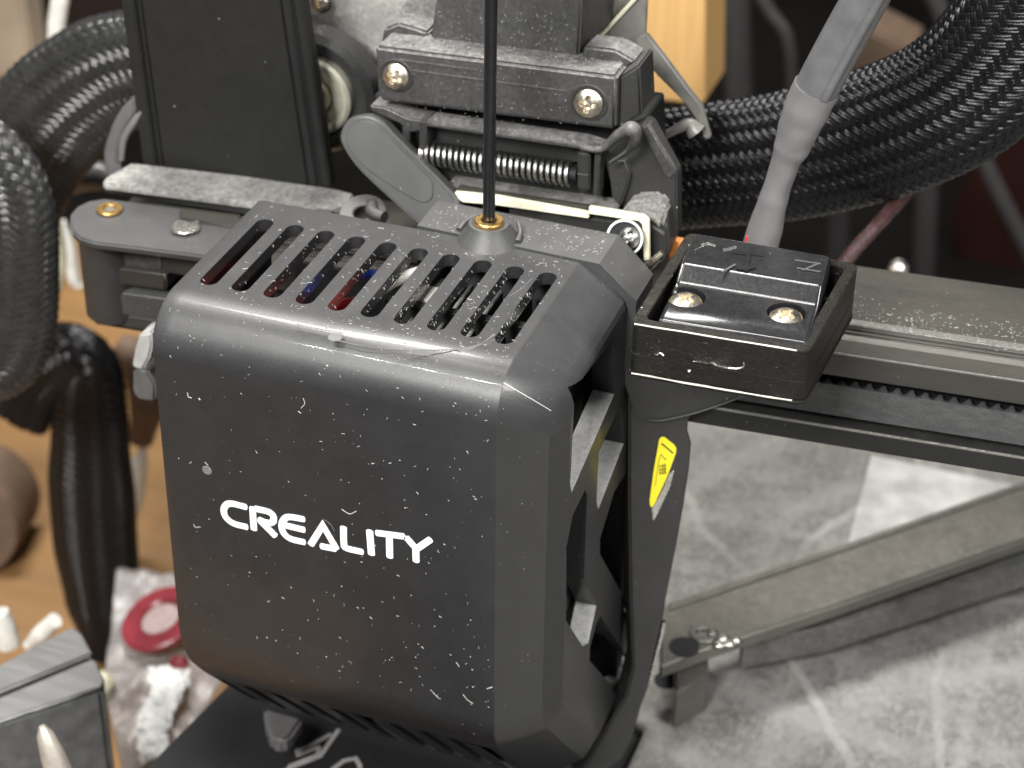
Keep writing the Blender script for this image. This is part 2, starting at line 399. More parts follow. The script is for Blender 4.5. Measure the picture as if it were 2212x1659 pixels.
# ================================================================== SETTING
def sheet(name, pts, m, drop=1., label=None, cat=None, kind='structure'):
    o = prism(name, pts, (0, 0, -drop), m, None, 0, 0); tag(o, label, cat, None, kind); return o
sheet('desk', [V((-700, -150, -175)), V((-70, -150, -175)), V((-70, 290, -175)), V((-700, 290, -175))], woodd, 10)
sheet('shelf_floor', [V((-900, -300, -200)), V((900, -300, -200)), V((900, 900, -200)), V((-900, 900, -200))], cabinet, 10)
o = prism('back_wall', [V((-900, 700, -400)), V((900, 700, -400)), V((900, 700, 900)), V((-900, 700, 900))], (0, 10, 0), cabinet, None, 0, 0); tag(o, None, None, None, 'structure')

# ================================================================== PRINT HEAD
head = thing('extruder_unit', 'black printer print head with white lettering on its front cover and slotted top', 'extruder')
def prof(front, top, zb, r1, r2, back, ye=19.5, phi=40, low=None):
    """front-to-back outline: flat top, round front edge, upright front, then a rounded turn into a sloping underside"""
    pts = [V((0, back, top))]
    for k in range(13):
        a = math.pi/2*k/12; pts.append(V((0, front+r1-r1*math.sin(a), top-r1+r1*math.cos(a))))
    f_ = math.radians(phi)
    for k in range(11):
        a = f_*k/10; pts.append(V((0, front+r2-r2*math.cos(a), zb-r2*math.sin(a))))
    q = pts[-1]; L_ = (ye-3-q.y)/math.sin(f_); e = q+V((0, math.sin(f_), -math.cos(f_)))*L_; pts.append(e)
    for k in range(1, 6):
        a = f_+(math.radians(88)-f_)*k/5; e = e+V((0, math.sin(a), -math.cos(a)))*1.0; pts.append(e)
    pts.append(V((0, low or back, e.z))); pts.append(V((0, low or back, -29)))
    return pts
def loft(name, st, m, parent=None):
    vs = []; fs = []; n = len(st[0][1])
    for x, pr in st: vs += [V((x, p.y, p.z)) for p in pr]
    for i in range(len(st)-1):
        for k in range(n): fs.append([i*n+k, i*n+(k+1) % n, (i+1)*n+(k+1) % n, (i+1)*n+k])
    fs.append(list(range(n))); fs.append([(len(st)-1)*n+k for k in range(n)])
    return link_mesh(name, vs, fs, m, parent, 24)
XS = 7.3
cover = loft('cover', [(-50.3, prof(1.0, -1.0, -52.5, 6, 12, 33.4, 18)), (-49.8, prof(0.15, -.15, -54.5, 7, 13, 33.8, 18.6)), (-49.2, prof(0, 0, -55.5, 7, 13, 34)), (-47.5, prof(0, 0, -56.6, 7, 13, 34)), (-44.5, prof(0, 0, -57, 7, 13, 34)),
    (-25, prof(0, 0, -57, 7, 13, 34, 20.5)), (-.3, prof(0, 0, -57, 7, 13, 34.2, 24)), (0, prof(.12, -.1, -56.9, 7, 13, 34.2, 24)), (5.5, prof(4.3, -3.3, -55, 7, 12, 34.4, 28)), (6.9, prof(7.0, -4.3, -54, 6, 11, 32, 29, low=45.5)), (XS, prof(7.8, -5., -53.5, 5.5, 10.5, 31.5, 29, low=46))], shell, None)
cover.parent = head
cav = loft('cavity', [(-48.3, prof(2, -1.9, -56, 5.5, 11.3, 60, 19.5)), (-1, prof(2, -1.9, -56.2, 5.5, 11.3, 60, 21.5)), (4.1, prof(8.0, -5.6, -53.4, 5, 9.5, 60, 26))], dark)
cuts = [cav]
def stadium(cx, y0, y1, w, z0, z1, nm='slot'):
    pts = []
    for k in range(9): a = math.pi*k/8; pts.append(V((cx+w/2*math.cos(a), y1+w/2*math.sin(a), z0)))
    for k in range(9): a = math.pi+math.pi*k/8; pts.append(V((cx+w/2*math.cos(a), y0+w/2*math.sin(a), z0)))
    n = len(pts); vs = pts+[p+V((0, 0, z1-z0)) for p in pts]
    return link_mesh(nm, vs, [list(range(n)), list(range(n, 2*n))]+[[i, (i+1) % n, n+(i+1) % n, n+i] for i in range(n)], shell, None, 0)
slot_x = []
for i in range(10):
    b = P(436+(1085-436)*i/9, 623+(731-623)*i/9+(-2*math.sin(i/9*math.pi)), z=0); t = P(568+(1190-568)*i/9, 488+(583-488)*i/9, z=0)
    slot_x.append((b.x+t.x)/2)
    cx = -45.9+4.77*i
    cuts.append(stadium(cx, 10.2, 27.6, 2.6, 3, -6))
    cuts.append(stadium(cx, 4.6, 17.5, 2.1, -62, -95))
def side_cut(pts):
    pp = PL(pts, x=XS+.0); return prism('vent', [q+V((.5, 0, 0)) for q in pp], (-7, 0, 0), dusty, None, 0, 0)
A1 = lambda cx, cy: (1042+.3307*cx, 548.5+.3307*cy)
A2 = lambda cx, cy: (1042+.3307*cx, 1042+.3307*cy)
vents = [[A1(838, 575), A1(858, 610), A1(862, 915), A1(582, 1560), A1(574, 1500), A1(604, 880)],
         [A1(903, 985), A1(922, 1240), A2(757, 175), A2(746, 120), A1(760, 1300), A1(800, 1200)],
         [A2(672, 48), A2(684, 90), A2(664, 630), A2(744, 805), A2(692, 1050), A2(655, 1072), A2(545, 900), A2(550, 420), A2(590, 215)],
         [A2(945, -75), A2(962, 0), A2(982, 790), A2(950, 795), A2(768, 470), A2(768, 370), A2(862, 60)],
         [A2(772, 868), A2(930, 1120), A2(985, 1190), A2(1018, 1235), A2(955, 1340), A2(890, 1412), A2(835, 1320), A2(700, 1165), A2(703, 1080), A2(742, 930)]]
for v in vents: cuts.append(side_cut(v))
boolean(cover, cuts)
ledge_m2 = mat('dusty_vent_edge', (.5, .5, .5), .35, dust=1.3, bump=2., speck=.3, dustcol=(.9, .9, .89), up=False)
cover.data.materials.append(ledge_m2)
for p in cover.data.polygons:                # dust lies on the sloping lower edges of the side vents
    c_ = p.center/S
    if 3.9 < c_.x < 7.6 and c_.y > 8.2 and c_.y < 45 and c_.z < -9 and c_.z > -78 and p.normal.z > .12 and abs(p.normal.x) < .3: p.material_index = 1
link_ = prism('dust_chip', PL([A2(925, 822), A2(982, 832), A2(955, 888)], x=XS+.1), (-.3, 0, 0), ledge_m2, head, .05)
box('inner_back', -48, 6.2, 40.3, 41, -84, -13, dark, head, .2)
prism('vent_edge', PL([A2(912, 1212), A2(1018, 1236), A2(958, 1345), A2(900, 1405), A2(862, 1372), A2(845, 1300)], x=XS-1.2), (-1.5, 0, 0), ledge_m2, cover, .2)
box('inner_back', 2.8, 5.6, 41.05, 46, -86, -32, dark, head, .1)
# inner fan housing and heat sink seen through the openings
inner = box('fan_housing', -40, 2.2, 9, 30, -60, -14, dark, head, .5)
for k in range(9):
    box('heat_sink_fin', -20+k*2.2, -19.4+k*2.2, 14, 31, -13.5, -5.5, dusty, head, .1)
box('inner_rib', -24, 3, 19.5, 21, -9, -3.6, plast, head, .2)
lathe('fan_rim', [(11, 0), (12, .3), (12, 1.2), (11, 1.4)], (2.3, 18, -36), (1, 0, 0), plast, head)
ring('fan_ring', 9, 13, 1.0, (2.25, 19, -40), (1, 0, 0), plast, head)
# wires under the slots
def wire(pts, r, m, nm='wire'): return tube(nm, pts, r, m, head, seg=10)
wire([(-36, 28, -9), (-34.5, 21, -7.2), (-35.5, 15, -8.5), (-38, 9, -12)], .7, red)
wire([(-29, 27, -9), (-29.3, 19, -5), (-31, 14, -4.4), (-33.5, 10, -4.4), (-33, 7, -8)], .75, red)
wire([(-27, 30, -6), (-29.2, 23.5, -2.8), (-30.3, 20.5, -3.3), (-30.8, 19, -4.6)], .7, blue)
wire([(-23, 31, -6), (-24.5, 25, -2.9), (-26.5, 17, -3.3), (-28, 9, -4.2), (-28, 6, -9)], .8, red)
wire([(-21, 31, -4), (-23.5, 25, -2.9), (-25.5, 19, -3.2), (-27, 14, -6)], .85, whitec)
wire([(-44, 29, -9), (-43, 24, -7), (-44.5, 18, -7), (-46, 14, -10)], .6, red)
wire([(3.0, 9, -20), (2.9, 9.2, -17), (3.4, 9.3, -14), (3, 11, -11)], .5, red)
box('wire_connector', -20.6, -16.8, 21, 25, -6, -3.2, whitec, head, .3)
link_mesh('glue_blob', *(lambda c: ([c+V((math.cos(a)*math.sin(b)*1.2, math.sin(a)*math.sin(b)*1.8, math.cos(b)))*(1+.35*mnoise.noise(V((a*2, b*2, 0)))) for b in [math.pi*j/8 for j in range(9)] for a in [2*math.pi*i/12 for i in range(12)]], [[j*12+i, j*12+(i+1) % 12, (j+1)*12+(i+1) % 12, (j+1)*12+i] for j in range(8) for i in range(12)]))(V((-1.8, 21.5, -3.4))), foil, head, 60)

# front lettering, one mesh per letter
B1 = lambda cx, cy: P(439+.248*cx, 1042+.248*cy, y=-.02)
letters = {'c': [[(372, 214), (262, 186), (208, 190), (180, 235), (196, 300), (262, 356), (380, 388)]],
 'r': [[(430, 222), (442, 408)], [(455, 228), (560, 252), (608, 285), (612, 335), (575, 352), (520, 338), (488, 322)], [(500, 335), (560, 395), (628, 462)]],
 'e': [[(875, 320), (745, 300), (698, 330), (684, 385), (705, 445), (765, 492), (880, 520)], [(725, 375), (878, 412)]],
 'a': [[(938, 540), (1042, 375), (1160, 575)], [(1150, 577), (1030, 555)]],
 'l': [[(1222, 392), (1226, 530), (1248, 572), (1385, 605)]],
 'i': [[(1450, 424), (1466, 624)]],
 't': [[(1512, 440), (1640, 456), (1748, 470)], [(1622, 470), (1626, 648)]],
 'y': [[(1772, 482), (1853, 575)], [(1978, 497), (1853, 582)], [(1853, 578), (1856, 684)]]}
for ch, ls in letters.items():
    strokes('logo_letter', [[B1(*q) for q in l] for l in ls], 1.0 if ch != 'i' else 1.05, (0, -1, 0), .05, white, cover, ch != 't')
# two hair-line scratches on the chamfer
tube('scratch', [P(1088, 822, y=1.4)+V((.2, -.5, 0)), P(1150, 860, y=3.2)+V((.1, -.3, 0)), P(1200, 893, y=6)], .04, white, head, seg=5)

smear = mat('dried_smear', (.16, .16, .16), .5, bump=.5)
T = lambda pts, r_, m_=smear: tube('scratch', [P(a_, b_, z=0)+V((0, 0, -r_*.55)) for a_, b_ in pts], r_, m_, cover, seg=6, rough=r_*.5)
T([(728, 735), (800, 749), (900, 755), (1010, 752), (1070, 733)], .07); T([(990, 757), (1030, 748), (1068, 722)], .16); T([(1000, 752), (1022, 748), (1040, 742)], .14)
T([(640, 700), (700, 712), (740, 719)], .05); T([(880, 762), (930, 768)], .06); T([(1100, 640), (1128, 622), (1150, 600)], .07)
F = lambda pts, r_, m_=smear: tube('scratch', [P(a_, b_, y=0)+V((0, r_*.5, 0)) for a_, b_ in pts], r_, m_, cover, seg=6)
wl = mat('pale_lint', (.4, .4, .39), .6, bump=0)
F([(405, 848), (407, 857), (414, 860)], .1, wl); F([(429, 860), (432, 864)], .16, wl); F([(655, 860), (658, 872), (650, 882)], .07, wl); F([(644, 888), (650, 893)], .1, wl)
F([(418, 1132), (422, 1139), (433, 1138)], .08, wl); F([(442, 998), (450, 1006)], .08, wl); F([(700, 1122), (715, 1134), (722, 1148)], .06); F([(738, 1100), (755, 1110), (770, 1104)], .09, wl)
F([(1000, 1500), (1010, 1512), (1022, 1520)], .08, wl); F([(985, 1430), (992, 1440)], .09, wl); F([(1052, 1488), (1064, 1484)], .12, wl); F([(930, 1490), (945, 1506), (952, 1510)], .07, wl)
for (a_, b_, q_) in ((724, 728, 'z'), (447, 1016, 'y')):
    c_ = P(a_, b_, z=0) if q_ == 'z' else P(a_, b_, y=0)
    lathe('dried_spot', [(1.0, 0), (.85, .1), (.4, .13)] if q_ == 'z' else [(.75, 0), (.6, .08), (.3, .04)], c_, (0, 0, 1) if q_ == 'z' else (0, -1, 0), smear, cover, 14)
# rear part of the cover with the filament inlet
rc = loft('rear_cover', [(-25, [V((0, 34.3, .4)), V((0, 42.5, .4)), V((0, 42.5, -14)), V((0, 34.3, -14))]), (2.8, [V((0, 33.0, .4)), V((0, 42, .4)), V((0, 42, -14)), V((0, 33.0, -14))]),
     (8.6, [V((0, 32.2, -4)), V((0, 40.5, -4)), V((0, 40, -16)), V((0, 32.2, -16))])], greyp, head)
cone_c = P(1056, 512, z=.4); top_c = V((cone_c.x, cone_c.y, 2.6))
lathe('inlet_cone', [(4.6, -.5), (4.3, 0), (3.5, 1.1), (3.0, 2.0), (2.85, 2.3), (2.5, 2.35), (2.2, 2.2)], cone_c, (0, 0, 1), greyp, head, 36)
ring('brass_inlet', 1.0, 2.15, .8, cone_c+V((0, 0, 2.05)), (0, 0, 1), brass, head)
tube('cone_web', [cone_c+V((4.4, -.2, .1)), cone_c+V((4.1, 1.8, .6)), cone_c+V((3.2, 3.4, 1.2))], [.5, .4, .3], greyp, head, seg=8)
tube('cone_web', [cone_c+V((-4.6, .2, .1)), cone_c+V((-4.2, 1.8, .7)), cone_c+V((-3.2, 3.2, 1.2))], [.5, .4, .3], greyp, head, seg=8)

# release lever
lv = [(735, 305), (737, 280), (752, 257), (775, 248), (803, 250), (828, 266), (860, 300), (965, 405), (985, 430), (990, 458), (978, 485), (940, 497), (905, 485), (800, 392), (757, 345)]
pa, pb = P(960, 452, z=-2.2), P(790, 285, z=6.5)
ln = (pb-pa).cross(V((1, 0, 0))).normalized(); ln = ln if ln.z > 0 else -ln
prism('release_lever', PL(closed(lv), pl=(pa, ln)), -ln*3.4, greyp, head, .5)
in_ = [(750, 305), (752, 283), (765, 266), (785, 260), (806, 264), (826, 280), (925, 380), (935, 400), (935, 425), (920, 437), (890, 428), (800, 370), (765, 335)]
prism('lever_pad', PL(closed(in_), pl=(pa+ln*.02, ln)), ln*.22, greyp, head, .12)
tube('lever_pivot', [P(805, 440, z=-4), P(805, 460, z=-4), P(830, 470, z=-4)], 1.0, plast, head)
ring('pivot_washer', 1.4, 3.6, .8, P(785, 465, z=-5), (0, -.4, 1), plast, head)

# extruder body
YF = 50.
prism('clamp_bar', PL([(809, 100), (1332, 165), (1329, 281), (817, 218)], y=YF), (0, 7, 0), dusty, head, .5)
# bevelled right end of the clamp bar
prism('clamp_end', PL([(1337, 166), (1381, 140), (1386, 248), (1334, 282)], y=YF+1.5), (0, 7, 0), plast, head, .4)
prism('clamp_groove', PL([(862, 128), (1030, 150), (1030, 156), (862, 134)], y=YF-.15), (0, .5, 0), dusty, head, .05)
prism('clamp_groove', PL([(880, 150), (1225, 196), (1225, 201), (880, 155)], y=YF-.15), (0, .5, 0), dusty, head, .05)
def facescrew(px, py, r, y=YF, m=warmsteel, rot_=.4, parent=head):
    c = P(px, py, y=y); ring('washer_seat', r*.98, r*1.22, .3, c+V((0, .1, 0)), (0, -1, 0), plast, parent)
    return screw('screw', c+V((0, -.05, 0)), (.05, -1, .12), r, m, parent, rot_=rot_)
facescrew(857, 163, 2.15, rot_=.35); facescrew(1273, 221, 2.3, rot_=.7)
prism('extruder_motor', PL([(925, 106), (952, -60), (1262, -60), (1249, 134)], y=YF+5.5), (0, 26, 0), dusty, head, .4)
prism('motor_shoulder', PL([(829, 62), (860, 50), (900, 62), (925, 70), (915, 105), (822, 97)], y=YF+5.6), (0, 5, 0), dusty, head, .4)
prism('motor_shoulder', PL([(1262, 100), (1330, 108), (1375, 135), (1330, 160), (1250, 150)], y=YF+5.0), (0, 5, 0), dusty, head, .4)
prism('extruder_core', PL([(808, 205), (1385, 270), (1400, 560), (980, 480), (905, 400), (808, 260)], y=YF+6.5), (0, 12, 0), dark, head, .2)
# spring pocket
fr_y = YF-1.0
prism('pocket_lip', PL([(920, 264), (1255, 313), (1300, 328), (1300, 335), (1250, 322), (920, 273)], y=fr_y), (0, 4, 0), dusty, head, .15)
prism('pocket_lip', PL([(962, 402), (1232, 442), (1330, 455), (1330, 462), (1230, 452), (975, 412)], y=fr_y), (0, 4, 0), dusty, head, .15)
prism('pocket_wall', PL([(905, 262), (921, 264), (921, 300), (917, 350), (905, 345)], y=fr_y), (0, 4, 0), plast, head, .15)
prism('pocket_wall', PL([(1247, 330), (1275, 333), (1275, 412), (1247, 408)], y=fr_y+1), (0, 4, 0), plast, head, .2)
prism('pocket_wall', PL([(1284, 328), (1297, 330), (1292, 425), (1280, 423)], y=fr_y), (0, 5, 0), plast, head, .2)
prism('pocket_block', PL([(1246, 375), (1272, 378), (1272, 381), (1246, 378)], y=fr_y+.8), (0, 4, 0), dusty, head, .1)
prism('pocket_back', PL([(905, 262), (1300, 325), (1300, 455), (960, 400), (905, 350)], y=fr_y+4.2), (0, 2, 0), plast, head, .1)
prism('side_wing', PL([(798, 226), (832, 232), (880, 255), (925, 263), (922, 283), (880, 287), (868, 270), (800, 240)], y=fr_y+1.5), (0, 4, 0), dusty, head, .3)
prism('wing_web', PL([(868, 272), (884, 288), (884, 330), (868, 300)], y=fr_y+1.8), (0, 3, 0), plast, head, .2)
# the coil spring
a = P(926, 330, y=YF+.6); b = P(1240, 376, y=YF+.6); ax = (b-a); Ls = ax.length; ax.normalize(); u = ax.cross(V((0, 1, 0))).normalized(); v = ax.cross(u)
turns = 24; hel = []
for i in range(turns*14+1):
    t = i/(turns*14); q = t*turns*2*math.pi; hel.append(a+ax*(Ls*t)+(u*math.cos(q)+v*math.sin(q))*1.7)
sp_ = []; fs = []; seg = 6
for i, p in enumerate(hel):
    q = i/14*2*math.pi; rd = u*math.cos(q)+v*math.sin(q)
    for k in range(seg):
        e = 2*math.pi*k/seg; sp_.append(p+(rd*math.cos(e)+ax*math.sin(e))*.33)
for i in range(len(hel)-1):
    for k in range(seg): fs.append([i*seg+k, i*seg+(k+1) % seg, (i+1)*seg+(k+1) % seg, (i+1)*seg+k])
link_mesh('coil_spring', sp_, fs, springm, head, 60)
tube('spring_rod', [a-ax*.6, a+ax*(Ls*.5), b+ax*.5], 1.05, dark, head)
lathe('spring_seat', [(1.9, 0), (2.0, .2), (1.9, .7), (1.2, .9)], a-ax*1.0, ax, steel, head, 24)
# cream sheet-metal edge in two pieces
prism('sheet_edge', PL([(982, 416), (1075, 425), (1272, 460), (1271, 472), (1075, 444), (1000, 437), (990, 430)], y=46.5), (0, .8, 0), cream, head, .08)
prism('sheet_edge', PL([(1272, 447), (1392, 467), (1401, 477), (1402, 562), (1391, 564), (1387, 485), (1380, 478), (1272, 462)], y=46.3), (0, .8, 0), cream, head, .08)
prism('sheet_flank', PL([(990, 404), (1075, 418), (1275, 448), (1330, 458), (1380, 466), (1272, 459), (1075, 424), (985, 415)], y=47.4), (0, 1, 0), beamm, head, .05)
prism('rear_plate', PL([(1100, 445), (1272, 473), (1386, 487), (1390, 570), (1340, 520), (1100, 466)], y=47.6), (0, 1.5, 0), plast, head, .1)
c = P(1350, 513, y=44.6); ring('seal_ring', 2.35, 2.7, .4, c, (0.1, -1, .3), white, head)
lathe('ring_bore', [(2.3, 0), (2.3, .2)], c+V((0, .35, 0)), (0.1, -1, .3), dark, head)
screw('screw', P(1360, 512, y=44.9), (.1, -1, .4), 1.75, springm, head, h=1.5)
# hook, knob and side plate on the right of the extruder
tube('wire_hook', [P(1255, 318, y=YF-2), P(1300, 322, y=YF-2), P(1335, 292, y=YF-2), P(1365, 280, y=YF-2), P(1372, 305, y=YF-2), P(1352, 330, y=YF-2), P(1318, 352, y=YF-2)], [.5, .55, .9, 1.3, 1.0, .5, .35], dusty, head, seg=12, flat=.7)
prism('side_plate', PL([(1300, 328), (1350, 285), (1392, 265), (1402, 268), (1462, 378), (1462, 500), (1440, 560), (1405, 562), (1400, 478), (1330, 440)], y=YF+1.8), (0, 3, 0), plast, head, .3)
prism('side_plate_rib', PL([(1382, 275), (1400, 270), (1460, 372), (1448, 388), (1436, 378)], y=YF+1.4), (0, 1, 0), dusty, head, .2)
prism('locking_tab', PL([(1312, 350), (1330, 345), (1350, 345), (1362, 380), (1340, 448), (1322, 430)], y=YF+.6), (0, 1.6, 0), plast, head, .3)
prism('clamp_knob', PL([(1338, 462), (1365, 432), (1420, 430), (1442, 455), (1430, 500), (1405, 480), (1395, 470)], y=YF-.8), (0, 6, 0), ledge_m, head, .6)
prism('clamp_knob_face', PL([(1402, 482), (1430, 500), (1442, 455), (1446, 540), (1425, 575), (1404, 575)], y=YF-.8), (0, 5, 0), plast, head, .5)
tube('wire_end', [P(1375, 585, y=43), P(1400, 570, y=43), P(1432, 545, y=43)], [.35, .5, .45], warmsteel, head, seg=8)
tube('wire_end', [P(1385, 572, y=43.4), P(1402, 582, y=43.4), P(1425, 560, y=43.4)], [.3, .35, .3], springm, head, seg=8)
box('orange_spacer', P(1463, 510, y=54).x-1.2, P(1463, 510, y=54).x+1.2, 54, 56, -9, -6, orange, head, .2)

# blower duct on the right with its warning sticker
Q0 = V((7.0, 34.5, 0)); Q1 = V((19.0, 41.5, 0)); nd = (Q1-Q0).cross(V((0, 0, 1))).normalized(); pl = (Q0, nd)
dpts = [(1358, 790), (1600, 855), (1560, 872), (1500, 893), (1488, 903), (1486, 930), (1494, 958), (1490, 1010), (1478, 1090), (1462, 1180), (1452, 1230), (1440, 1290), (1432, 1345), (1415, 1420), (1400, 1490), (1385, 1530), (1365, 1600), (1345, 1640), (1310, 1665), (1240, 1690), (1250, 1680), (1278, 1630), (1318, 1560), (1352, 1505), (1368, 1440), (1362, 1300), (1359, 1100)]
prism('blower_duct', PL(dpts, pl=pl), -nd*5 if nd.y > 0 else -nd*5, plast, head, .5)
pl2 = (Q0+nd*.15, nd)
blade = PL([(1345, 812), (1355, 760), (1600, 850), (1575, 872), (1500, 893), (1450, 905), (1405, 912), (1380, 905), (1365, 880)], pl=(Q0+nd*1.4, nd))
prism('duct_blade', blade, -nd*1.0, plast, head, .15)
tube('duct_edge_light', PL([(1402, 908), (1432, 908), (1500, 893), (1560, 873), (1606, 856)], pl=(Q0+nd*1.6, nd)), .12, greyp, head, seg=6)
tube('duct_rim', PL([(1434, 1342), (1428, 1375), (1416, 1420), (1405, 1468)], pl=pl), .35, steel, head, seg=8)
st = prism('warning_sticker', PL([(1424, 948), (1430, 943), (1436, 944), (1456, 960), (1461, 968), (1460, 978), (1441, 1030), (1413, 1090), (1408, 1096), (1404, 1092), (1403, 1080), (1412, 1015)], pl=pl2), nd*.06, yellow, head, .02)
pl3 = (Q0+nd*.23, nd); R3 = lambda cx, cy: P(1262+.4298*cx, 439+.4298*cy, pl=pl3)
strokes('sticker_text', [[R3(390, 1208), R3(446, 1256)]], .22, nd, .03, ink, st)
strokes('sticker_text', [[R3(386, 1262), R3(374, 1300), R3(356, 1420)], [R3(388, 1262), R3(408, 1290)], [R3(402, 1285), R3(412, 1284)]], .06, nd, .03, ink, st)
strokes('sticker_text', [[R3(378+dx, y0), R3(383+dx, y0+9)] for dx in (0, 13, 25) for y0 in (1318-dx*.3, 1335-dx*.3, 1352-dx*.3)], .16, nd, .03, ink, st)
# shiny torn label end below the sticker
prism('foil_scrap', PL([(1456, 1015), (1448, 1050), (1420, 1110), (1411, 1125), (1408, 1100), (1425, 1070), (1447, 1022)], pl=(Q0+nd*.1, nd)), nd*.05, steel, head, .02)

# lint and dust fibres on the cover: nobody could count them
lint = []; lf = []
def fibre(p, nrm, L0, r):
    nrm = V(nrm); t = nrm.orthogonal().normalized(); t = Matrix.Rotation(random.uniform(0, 6.28), 3, nrm) @ t
    k = random.uniform(-1.4, 1.4); pts_ = [p]; q = V(p)
    for i in range(4):
        t = Matrix.Rotation(k*.5, 3, nrm) @ t; q = q+t*L0/4; pts_.append(q)
    b0 = len(lint)
    for i, q in enumerate(pts_):
        s_ = nrm.cross(t).normalized(); lint.extend([q+s_*r, q+nrm*r*1.6, q-s_*r])
    for i in range(4):
        for j in range(2): lf.append([b0+i*3+j, b0+i*3+j+1, b0+i*3+3+j+1, b0+i*3+3+j])
for i in range(900):
    u_ = random.random()
    if u_ < .52: 
        x = -49+48*random.random()**.6; y = random.uniform(6, 33); 
        sl = [abs(x-(-45.9+4.77*j)) < 1.45 for j in range(10)]
        if any(sl) and 9 < y < 29: continue
        fibre(V((x, y, .0)), (0, 0, 1), random.choice((.15, .2, .3, .45, .8)), random.uniform(.02, .055))
    elif u_ < .62: a_ = random.random()*math.pi/2; fibre(V((random.uniform(-49, -1), 7-7*math.sin(a_), -7+7*math.cos(a_))), (0, -math.sin(a_), math.cos(a_)), .4, .045)
    elif u_ < .8:
        x = random.gauss(-15, 14)
        if -49 < x < -1: fibre(V((x, 0, -55+47*random.random()**1.5)), (0, -1, 0), random.choice((.2, .3, .5)), random.uniform(.03, .065))
    else: x = random.uniform(-24, 2); fibre(V((x, random.uniform(34.5, 42), .42)), (0, 0, 1), .35, .045)
for i in range(500):       # fluff caught on the slot edges
    j = min(9, int(random.random()**.6*10)); cx = -45.9+4.77*j; sgn = random.choice((-1, 1)); y = random.uniform(10, 28)
    fibre(V((cx+sgn*1.28, y, random.uniform(-1.6, -.1))), (-sgn, 0, .6), random.uniform(.15, .5), random.uniform(.03, .06))
lintm = mat('grey_lint', (.34, .34, .33), .7, bump=0)
o = link_mesh('dust_lint', lint, lf, lintm, cover, 0, recalc=False); o['kind'] = 'stuff'

# grit and fibres lying on the extruder
lint = []; lf = []
for i in range(520):
    if i < 170: p_ = P(random.uniform(815, 1325), 0, y=YF); x_ = p_.x; q = P(random.uniform(815, 1325), random.uniform(120, 270), y=YF-.03); fibre(q, (0, -1, 0), random.uniform(.12, .35), random.uniform(.02, .045))
    elif i < 300: q = P(random.uniform(830, 1340), 100, y=YF); q = P(random.uniform(825, 1300), 0, y=YF); t_ = random.random(); a_ = P(812, 98, y=YF).lerp(P(1332, 163, y=YF), t_); fibre(a_+V((0, random.uniform(.3, 5), .04)), (0, 0, 1), random.uniform(.12, .4), random.uniform(.025, .05))
    elif i < 420: t_ = random.random(); a_ = P(920, 264, y=fr_y).lerp(P(1255, 313, y=fr_y), t_); fibre(a_+V((0, random.uniform(.1, 1.5), .04)), (0, 0, 1), random.uniform(.1, .35), random.uniform(.025, .05))
    else: q = P(random.uniform(940, 1235), random.uniform(20, 130), y=YF+5.45); fibre(q, (0, -1, 0), random.uniform(.12, .4), random.uniform(.02, .045))
o = link_mesh('dust_lint', lint, lf, lintm, head, 0, recalc=False); o['kind'] = 'stuff'

# ================================================================== FILAMENT
f0 = cone_c+V((0, 0, 1.0)); 
o = tube('filament', [f0, f0+V((.0, 0, 15)), f0+V((.05, .05, 35)), f0+V((0, 0, 60))], .88, filam, None, seg=20); tag(o, 'thin glossy black filament running straight down into the brass inlet', 'filament')

# ================================================================== GANTRY BEAM, right and left halves are one bar
TL = .0465; Z0 = -10.8
beam = thing('gantry_beam', 'long dark grey slotted aluminium beam running behind the print head', 'beam')
XL, XR = -84.5, 130.
def bb(nm, y0, y1, z0, z1, m=beamm, bevel=.3, x0=XL, x1=XR): return box(nm, x0, x1, y0, y1, z0+Z0, z1+Z0, m, beam, bevel, TL)
YB = 41.
bb('upper_lip', YB, YB+5.2, -4.0, 0)
bb('top_rail', YB+8.3, YB+26, -4.0, 0)
bb('slot_floor', YB+5.0, YB+8.5, -6, -3.2, dark, .1)
bb('slot_shoulder', YB+7.2, YB+9, -3.0, -.9)
bb('core', YB+4.6, YB+26, -15, -3.9, dark, .2)
bb('lower_lip', YB, YB+5.2, -15.8, -12.4, matte)
bb('back_rail', YB+5.2, YB+26, -15.8, -13.5, matte)
pe = mat('painted_edge_highlight', (.23, .225, .21), .35, metal=.6, bump=.3, dust=.4, up=False, dustcol=(.2, .19, .17), stretch=(.3, 1, 1))  # pale strips stand in for highlights along the beam edges
bb('groove_highlight', YB+8.25, YB+9.9, -.8, .03, pe, .1, 20); bb('groove_highlight', YB+3.6, YB+5.25, -.8, .03, pe, .1, 20)
bb('front_highlight', YB-.03, YB+.22, -.3, .025, pe, .05, 20); bb('front_highlight', YB-.03, YB+.3, -12.75, -12.38, pe, .05, 14)
belt = thing('drive_belt', 'black toothed rubber belt running along the front slot of the beam', 'belt')
x = 8.; vs = []; fs = []; n = 0
yb = YB+1.6
zt = lambda x: Z0+TL*(x-50)-6.4
xs = [8+.25*i for i in range(int((XR-8)/.25))]
for x in xs:
    tooth = .55*max(0, math.sin(x*math.pi))**.6
    zz = zt(x)+.3*math.sin(x*math.pi)
    vs += [V((x, yb, zt(x))), V((x, yb+.9+tooth, zz)), V((x, yb+.9+tooth, zz-5.1)), V((x, yb, zt(x)-5.1))]
for i in range(len(xs)-1):
    for k in range(4): fs.append([i*4+k, i*4+(k+1) % 4, (i+1)*4+(k+1) % 4, (i+1)*4+k])
fs += [[0, 1, 2, 3], [len(vs)-4, len(vs)-3, len(vs)-2, len(vs)-1]]
link_mesh('belt_band', vs, fs, mat('belt_rubber', (.035, .035, .036), .55, dust=.2, bump=.4, dustcol=(.3, .3, .3), up=False, stretch=(.3, 1, 1)), belt, 35)
